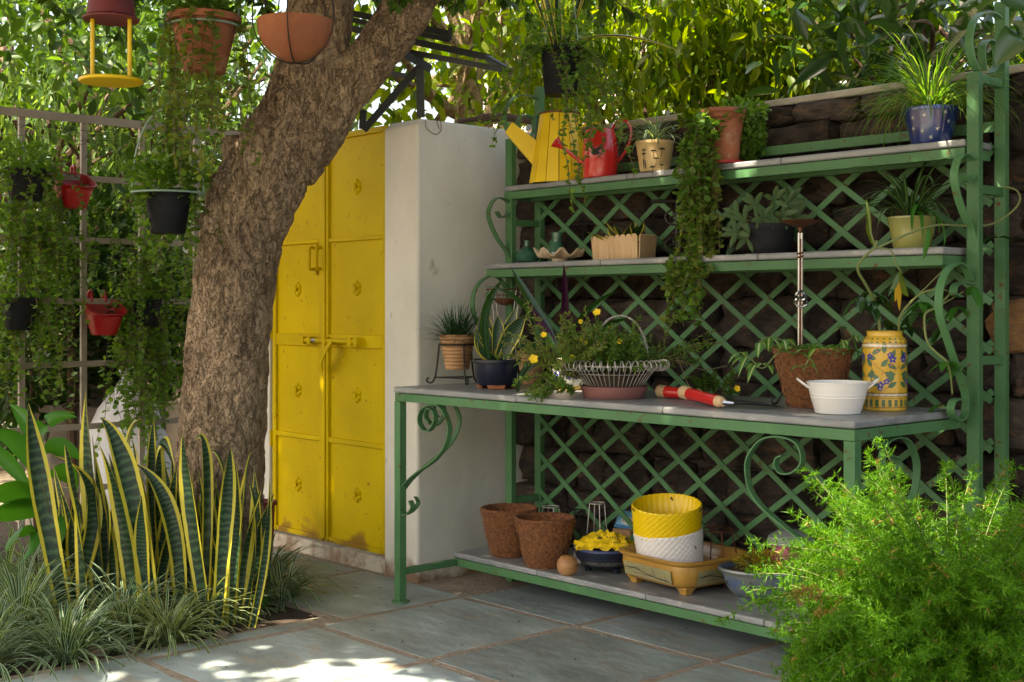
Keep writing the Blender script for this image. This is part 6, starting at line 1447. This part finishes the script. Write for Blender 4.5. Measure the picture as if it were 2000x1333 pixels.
for a0_, z0_, a1_, z1_ in ((-.45, .06, -.1, .066), (-.3, .052, -.28, .085), (-.22, .055, -.2, .08), (-1.25, .062, -1.0, .060), (-1.1, .06, -1.09, .075), (.1, .055, .4, .06)):
    q0, q1 = ovp(fa+a0_, z0_), ovp(fa+a1_, z1_); dd = (q1-q0).normalized(); sd = dd.cross(FW).normalized()*.0014; m.poly([q0-sd, q1-sd, q1+sd, q0+sd])
m.build('brush_stroke', m_ink, ov, smooth=False)
bush(ov, c+UP*.13, (.12, .09, .035), 500, .030, .006, 'diamond', leafM('yellowing_needles', [(.30, .20, .02), (.20, .24, .03), (.38, .26, .03), (.14, .20, .03)], .4, .5))
p = W(1545, 1072, d=4.72); pk = thing('pink_grey_pot', 'upturned pink and grey painted clay pot behind the fern on the lower shelf', 'pot', Vector((p.x, p.y, Z0)))
MB().lathe((p.x, p.y, Z0), [(0, 0), (.10, 0), (.098, .10), (.085, .135), (.072, .165), (.06, .19)], 36).build('pot_lower', m_pink, pk)
MB().lathe((p.x, p.y, Z0), [(.0615, .188), (.088, .191), (.083, .215), (.05, .235), (0, .24)], 36).build('pot_base', m_greyst, pk)

# ------------------------------------------------------------------ bed planting
def bedp(px, d): p = W(px, 601, d=d); return Vector((p.x, p.y, -.01))
# snake plants: (tip x, tip y, mid x, mid y, base x, base y, width px, twist)
SN = [
 ('tall snake plant clump at the far left with a broad yellow-edged leaf reaching highest', 5.02, [
   (55, 788, 78, 950, 132, 1180, 60, .5), (70, 905, 95, 1010, 120, 1180, 44, -.6), (100, 890, 185, 985, 118, 1190, 46, .9), (126, 868, 150, 1000, 165, 1190, 46, -1.1)]),
 ('snake plant with upright narrow leaves, second clump from the left', 5.12, [
   (168, 766, 172, 930, 200, 1190, 50, -.5), (180, 850, 200, 1010, 214, 1190, 50, 1.0), (141, 1000, 150, 1080, 156, 1190, 40, .1), (204, 960, 214, 1060, 222, 1190, 34, 1.3)]),
 ('snake plant leaning left with its long leaf pointing at the lower red planter', 5.05, [
   (196, 816, 250, 930, 300, 1190, 56, .4), (192, 866, 240, 1000, 262, 1190, 52, -.5), (262, 905, 330, 1000, 352, 1190, 50, .5), (277, 968, 278, 1080, 288, 1190, 40, .1)]),
 ('darker snake plant clump in the middle behind the pale leaf', 5.22, [
   (258, 858, 275, 980, 292, 1190, 44, 1.2), (300, 818, 300, 960, 320, 1190, 34, .2), (278, 820, 250, 900, 310, 1190, 30, -.7), (345, 930, 305, 870, 330, 1190, 40, 1.3), (335, 900, 340, 1010, 352, 1190, 42, -.9), (318, 960, 322, 1080, 330, 1190, 40, .5)]),
 ('snake plant in front of the trunk base with a wavy pale-banded leaf', 5.06, [
   (357, 846, 365, 980, 404, 1190, 42, -.4), (380, 862, 400, 900, 398, 1190, 30, .8), (386, 920, 396, 1040, 398, 1190, 36, 1.2), (409, 880, 440, 950, 425, 1190, 28, -1.0)]),
 ('snake plant at the right of the clump beside the door with curled narrow leaves', 5.0, [
   (450, 876, 448, 980, 424, 1190, 44, .5), (492, 880, 470, 980, 448, 1190, 36, -.9), (511, 955, 480, 1040, 462, 1190, 34, 1.1), (525, 925, 520, 1060, 492, 1190, 26, .8), (460, 905, 458, 1040, 452, 1190, 34, .2), (486, 940, 500, 1040, 474, 1190, 26, -1.2)]),
]
for lab, d_, lst in SN:
    bx = sum(l_[4] for l_ in lst)/len(lst); b0 = bedp(bx, d_+.05); t = thing('snake_plant', lab, 'plant', b0, 'snake plants in the bed by the tree')
    for i, (tx, ty, mx_, my_, bx_, by_, w_, tw) in enumerate(lst):
        dd = d_+.04*(i % 3)-.04; base = W(bx_, by_, d=dd); base.z = -.01; tip = W(tx, ty, d=dd-.03); mid = W(mx_, my_, d=dd)
        ctrl = mid*2-(base+tip)*.5; ctrl = mid.lerp(ctrl, .8)
        bigleaf(t, base, tip, w_*rnd.uniform(.78, .95)*dd/FPX, m_snake, ctrl=ctrl+RT*rnd.uniform(-.02, .02), side=(RT*math.cos(tw*.7)+FW*math.sin(tw*.7)), rows=26, fold=.24, twist=-tw*2.0, mode='snake')
    for k in range(8):
        px = bx+rnd.uniform(-75, 75); dd = d_+rnd.uniform(.05, .3); base = bedp(px, dd); tip = W(px+rnd.uniform(-80, 80), rnd.uniform(880, 1040), d=dd+rnd.uniform(-.12, .12))
        bigleaf(t, base, tip, rnd.uniform(26, 40)*dd/FPX, m_snake, ctrl=base.lerp(tip, .5)+RT*rnd.uniform(-.07, .07), side=(RT*rnd.uniform(.4, 1)+FW*rnd.uniform(-.9, .9)), rows=18, fold=.15, twist=rnd.uniform(-1, 1), mode='snake')
# striped grass clumps
LT = [(520, 1140, 90, .24, l_tuft2, 'striped grass tuft at the foot of the rightmost snake plant'), (10, 1160, 90, .36, l_tuft2, 'tall striped grass clump under the large plain leaves'), (250, 1170, 80, .27, l_tuft2, 'striped grass tuft rising between the middle snake plants'), (40, 1235, 150, .32, l_tuft2, 'pale striped grass clump at the left edge of the bed'), (130, 1285, 130, .26, l_tuft2, 'low striped grass clump at the near left edge of the paving'),
      (-30, 1300, 120, .30, l_tuft2, 'striped grass clump cut by the left picture edge'), (240, 1235, 130, .26, l_tuft2, 'arching striped grass clump below the leaning snake plant'),
      (330, 1250, 120, .24, l_tuft, 'striped grass clump at the middle of the bed edge'), (400, 1215, 120, .20, l_tuft, 'sunlit yellowish striped grass clump below the trunk'),
      (470, 1190, 90, .18, l_tuft, 'small striped grass tuft right of the sunlit clump'), (545, 1170, 130, .24, l_tuft2, 'striped grass clump at the right corner of the bed leaning over the paving'),
      (180, 1190, 110, .30, l_tuft2, 'striped grass clump growing up between the two left snake plants'), (80, 1170, 90, .36, l_tuft2, 'tall striped grass clump in front of the broad-leaved plant'),
      (300, 1190, 80, .22, l_tuft, 'short striped grass tuft at the foot of the middle snake plant')]
for px, py, n_, L_, mt_, lab in LT:
    p = W(px, py, z=0); t = thing('striped_grass', lab, 'grass clump', (p.x, p.y, 0), 'striped grass clumps along the bed')
    o = tuft(t, (p.x, p.y, -.01), int(n_*1.25), L_*1.30, .0138, mt_, e=(.35, 1.5), droop=(.9, 2.3), rb=.05, k=9)
# broad leaved plant at the left edge
p = bedp(70, 5.35); t = thing('broad_leaved_plant', 'plant with large plain green leaves at the left edge of the bed', 'plant', p)
for bx, by, cx_, cy_, tx, ty, w_, dt in ((60, 870, 90, 800, 150, 815, 40, 0), (70, 930, 40, 830, -30, 850, 55, -.1), (60, 980, 20, 930, -60, 985, 85, -.2), (70, 1010, 20, 960, -60, 1040, 95, -.25), (75, 900, 110, 850, 160, 900, 60, .05),
      (60, 1040, 80, 1060, 30, 1110, 50, -.2), (80, 1000, 130, 1010, 105, 1090, 55, -.2), (60, 960, 0, 860, -50, 880, 45, 0), (85, 940, 130, 900, 150, 960, 60, .1), (70, 1040, 30, 1020, 10, 1080, 50, -.1), (80, 880, 60, 820, 20, 790, 50, .1)):
    leafpx(t, bx, by, cx_, cy_, tx, ty, w_*.72, l_broad, d=5.3, dt=dt, mode='lance', side=RT*.6+UP*.5, fold=.2)
m = MB()
for e in ((60, 860), (80, 930), (70, 1010)): m.tube(catmull([p, W(70, 1100, d=5.32), W(e[0], e[1], d=5.3)], 4), .005, 6)
m.build('stem', m_twig, t)
# seedling and small things
p = W(508, 1205, z=0); t = thing('seedling', 'small green broad-leaved seedling at the bed corner', 'plant', (p.x, p.y, 0)); MB().tube([p, p+UP*.10], .002, 5).build('stem', m_stem, t)
for k in range(8): a = k*.9; e = Vector((math.cos(a), math.sin(a), .4))*.045; bigleaf(t, p+UP*(.03+.009*k), p+UP*(.03+.009*k)+e, .03, l_broad, rows=7, side=e.cross(UP))
for i, (px, py, s_, lab) in enumerate(((190, 1283, .05, 'rounded reddish stone at the bed edge left'), (437, 1246, .035, 'pale pebble at the bed edge below the grass'), (462, 1208, .04, 'rust coloured stone between grass clumps at the bed corner'), (265, 1278, .03, 'small brown stone between the grass clumps'))):
    p = W(px, py, z=0); o = bpy.data.objects.new('bed_stone', blocks[i].copy()); o.data.materials.clear(); o.data.materials.append(m_pebble); link(o); o.location = (p.x-.015, p.y, s_*.25); o.scale = (s_*1.4, s_, s_*.7); tag(o, lab, 'stone')
for i, (px, py, lab) in enumerate(((838, 1187, 'tiny dark leaf scrap beside the left table foot'), (723, 1235, 'dark leaf crumb on the paving near the joint'), (784, 1258, 'brown leaf crumb in the middle of the bluish stone'), (1015, 1218, 'leaf crumb near the joint right of the bluish stone'), (612, 1206, 'leaf scrap at the bed corner on the paving'), (905, 1262, 'curled leaf crumb on the paving right of the bluish stone'), (1120, 1290, 'brown leaf on the large near slab'), (690, 1150, 'dry leaf on the paving in front of the door sill'), (655, 1118, 'small leaf against the door sill'))):
    p = W(px, py, z=0); e = Vector((math.cos(i), math.sin(i), 0))*.016; o = bigleaf(None, Vector((p.x, p.y, .004)), Vector((p.x, p.y, .005))+e, .011, m_twig, ctrl=Vector((p.x, p.y, .010))+e*.5, rows=6, side=Vector((-e.y, e.x, 0)), name='fallen_leaf'); tag(o, lab, 'leaf')
p = W(512, 965, d=6.15); t = pot('maroon_pot', 'maroon pot tucked between the trunk and the yellow door', 'pot', (p.x, p.y, 0), .065, .30, m_maroon)

# ------------------------------------------------------------------ asparagus fern in the foreground
pc_ = W(1866, 1335, d=3.02); base = Vector((pc_.x, pc_.y, 0)); H_ = pc_.z+.02
fn = thing('asparagus_fern', 'big feathery bright green asparagus fern in a terracotta pot in the right foreground', 'potted plant', base)
MB().lathe(base, potprof(.20, H_, .14, .02, .04), 48).build('pot', m_terra, fn); MB().lathe(base+UP*(H_-.03), [(0, .01), (.1, .008), (.18, 0)], 24).build('soil', m_soil, fn)
def fernmass(c, n, Lr, e, droop, azr, seedshift=0, dens=1.0):
    az = rng.uniform(azr[0], azr[1], n); L = rng.uniform(Lr[0], Lr[1], n); e0 = rng.uniform(e[0], e[1], n); dr = rng.uniform(droop[0], droop[1], n); k = 26
    t = np.linspace(0, 1, k); el = e0[:, None]-dr[:, None]*t[None]**1.2; a = az[:, None]+rng.normal(size=(n, 1))*.4*t[None]
    Dv = np.stack([np.cos(el)*np.cos(a), np.cos(el)*np.sin(a), np.sin(el)], 2); st = (L/(k-1))[:, None, None]
    b = np.array(c)[None]+np.stack([np.cos(az)*.1*rng.random(n), np.sin(az)*.1*rng.random(n), np.zeros(n)], 1)
    P = b[:, None]+np.concatenate([np.zeros((n, 1, 3)), np.cumsum(Dv[:, :-1]*st, 1)], 1)
    # side branchlets
    i0 = 5; Pb = P[:, i0:].reshape(-1, 3); Tb = Dv[:, i0:].reshape(-1, 3); tt = np.tile(t[i0:], n); m = 4
    Pb = np.repeat(Pb, m, 0); Tb = np.repeat(Tb, m, 0); tt = np.repeat(tt, m); q = len(Pb)
    sd = unit(rng.normal(size=(q, 3))); sd = unit(sd-Tb*(sd*Tb).sum(1, keepdims=True)*.6+Tb*.35); bl = rng.uniform(.022, .060, q)*(1.15-.75*tt)
    nn = int(7*dens); s = np.linspace(.12, 1, nn); Q = (Pb[:, None]+sd[:, None]*(bl[:, None, None]*s[None, :, None])).reshape(-1, 3)
    Dn = unit(np.repeat(sd, nn, 0)*.75+rng.normal(size=(q*nn, 3))*.62)
    return P, Q, Dn, Pb, sd, bl
PP = []; QQ = []; DD = []; SB = []
ctop = base+UP*(H_-.02)
toleft = math.atan2(-RT.y, -RT.x)
for args in ((ctop, 170, (.24, .42), (.5, 1.5), (.8, 1.9), (0, 6.28)), (ctop, 100, (.28, .42), (.7, 1.45), (.9, 1.9), (toleft-1.0, toleft+1.0)), (ctop, 90, (.22, .39), (-.1, .8), (.5, 1.6), (toleft-1.3, toleft+1.3)), (ctop+UP*.05, 150, (.34, .54), (.9, 1.55), (.4, 1.4), (0, 6.28)), (ctop+UP*.05, 6, (.44, .54), (.7, 1.0), (.9, 1.5), (toleft-.5, toleft+.5))):
    P, Q, Dn, Pb, sd, bl = fernmass(*args); PP.append(P); QQ.append(Q); DD.append(Dn); SB.append((Pb, sd, bl))
Q = np.concatenate(QQ); Dn = np.concatenate(DD); n = len(Q)
nb_ = n//7; dry = np.repeat(rng.random(nb_) < .022, 7); dry |= (np.abs(Q-np.array(W(1590, 1150, d=2.9))).max(1) < .05)
leaves('foliage', Q[~dry], Dn[~dry], rng.normal(size=(int((~dry).sum()), 3)), rng.uniform(.011, .020, int((~dry).sum())), .0030, 'needle', l_fern, fn)
leaves('dry_needles', Q[dry], Dn[dry], rng.normal(size=(int(dry.sum()), 3)), .016, .0032, 'needle', leafM('dry_needle', [(.30, .16, .04), (.20, .13, .04), (.34, .24, .08)], .3, .6), fn)
Pb = np.concatenate([x[0] for x in SB]); sd = np.concatenate([x[1] for x in SB]); bl = np.concatenate([x[2] for x in SB])
leaves('branchlet', Pb, sd, rng.normal(size=(len(Pb), 3)), bl, .0011, 'needle', l_fern, fn)
m = MB()
for P in PP:
    for row in P: m.tube([Vector(x) for x in row[::3]], .0011, 4, cap=False)
m.build('stem', m_stem, fn)
# big dark leaf hanging close at the top right corner
t = thing('overhanging_branch', 'dark leafy branch hanging into the top right corner', 'branch', W(2040, -60, d=3.4))
MB().tube(catmull([W(2120, -120, d=3.4), W(2040, 20, d=3.4), W(2010, 60, d=3.4)], 4), .006, 6).build('stem', m_twig, t)
for bx, by, tx, ty, w_ in ((2010, 50, 1945, 130, 60), (2020, 20, 1930, -30, 60), (2010, 60, 2060, 150, 60), (2000, 0, 1985, -90, 55)): leafpx(t, bx, by, (bx+tx)/2, (by+ty)/2-20, tx, ty, w_, l_gloss, d=3.4, mode='lance', side=RT*.7+UP*.7, fold=.1)

# thin black wires strung along the trellis top
ws = thing('wire_string', 'tangled thin black wires looped over the top rail of the trellis', 'wire', W(90, 240, x=XT+.03))
for k in range(7):
    x0 = rnd.uniform(0, 180); pts = [W(x0+i*rnd.uniform(16, 26), 236+x0*.13+10*abs(math.sin(i*1.3+k))+rnd.uniform(0, 55)*(k > 2), x=XT+.04+rnd.uniform(0, .03)) for i in range(6)]
    MB().tube(catmull(pts, 5), .0014, 4).build('wire', m_iron, ws)
m = MB(); m.tube([W(0, 241, x=XT+.035), W(240, 262, x=XT+.035)], .0014, 4); m.build('wire', m_iron, ws)
m = MB(); m.tube([W(0, 262, x=XT+.035), W(160, 275, x=XT+.035), W(240, 276, x=XT+.03)], .0014, 4); m.build('wire', m_iron, ws)

# crumbs of dry leaf and soil along the bed edge and under the rack
n = 170; P = []
for k in range(n):
    if k < 100: q_ = W(rnd.uniform(20, 640), 0+rnd.uniform(1215, 1325), z=0) if k < 60 else W(rnd.uniform(540, 760), rnd.uniform(1085, 1200), z=0)
    else: q_ = W(rnd.uniform(780, 1560), rnd.uniform(1130, 1330), z=0)
    P.append((q_.x, q_.y, .0025))
P = np.array(P); D = rng.normal(size=(n, 3)); D[:, 2] = rng.uniform(0, .25, n)
o = leaves('leaf_litter', P, D, np.tile([0., 0, 1], (n, 1))+rng.normal(size=(n, 3))*.2, rng.uniform(.005, .018, n), rng.uniform(.003, .008, n), 'oval', leafM('dry_litter', [(.06, .04, .02), (.16, .10, .04), (.10, .10, .03)], .1, .8), None)
tag(o, 'scattered crumbs of dry leaf on the paving', 'leaf litter', kind='stuff')
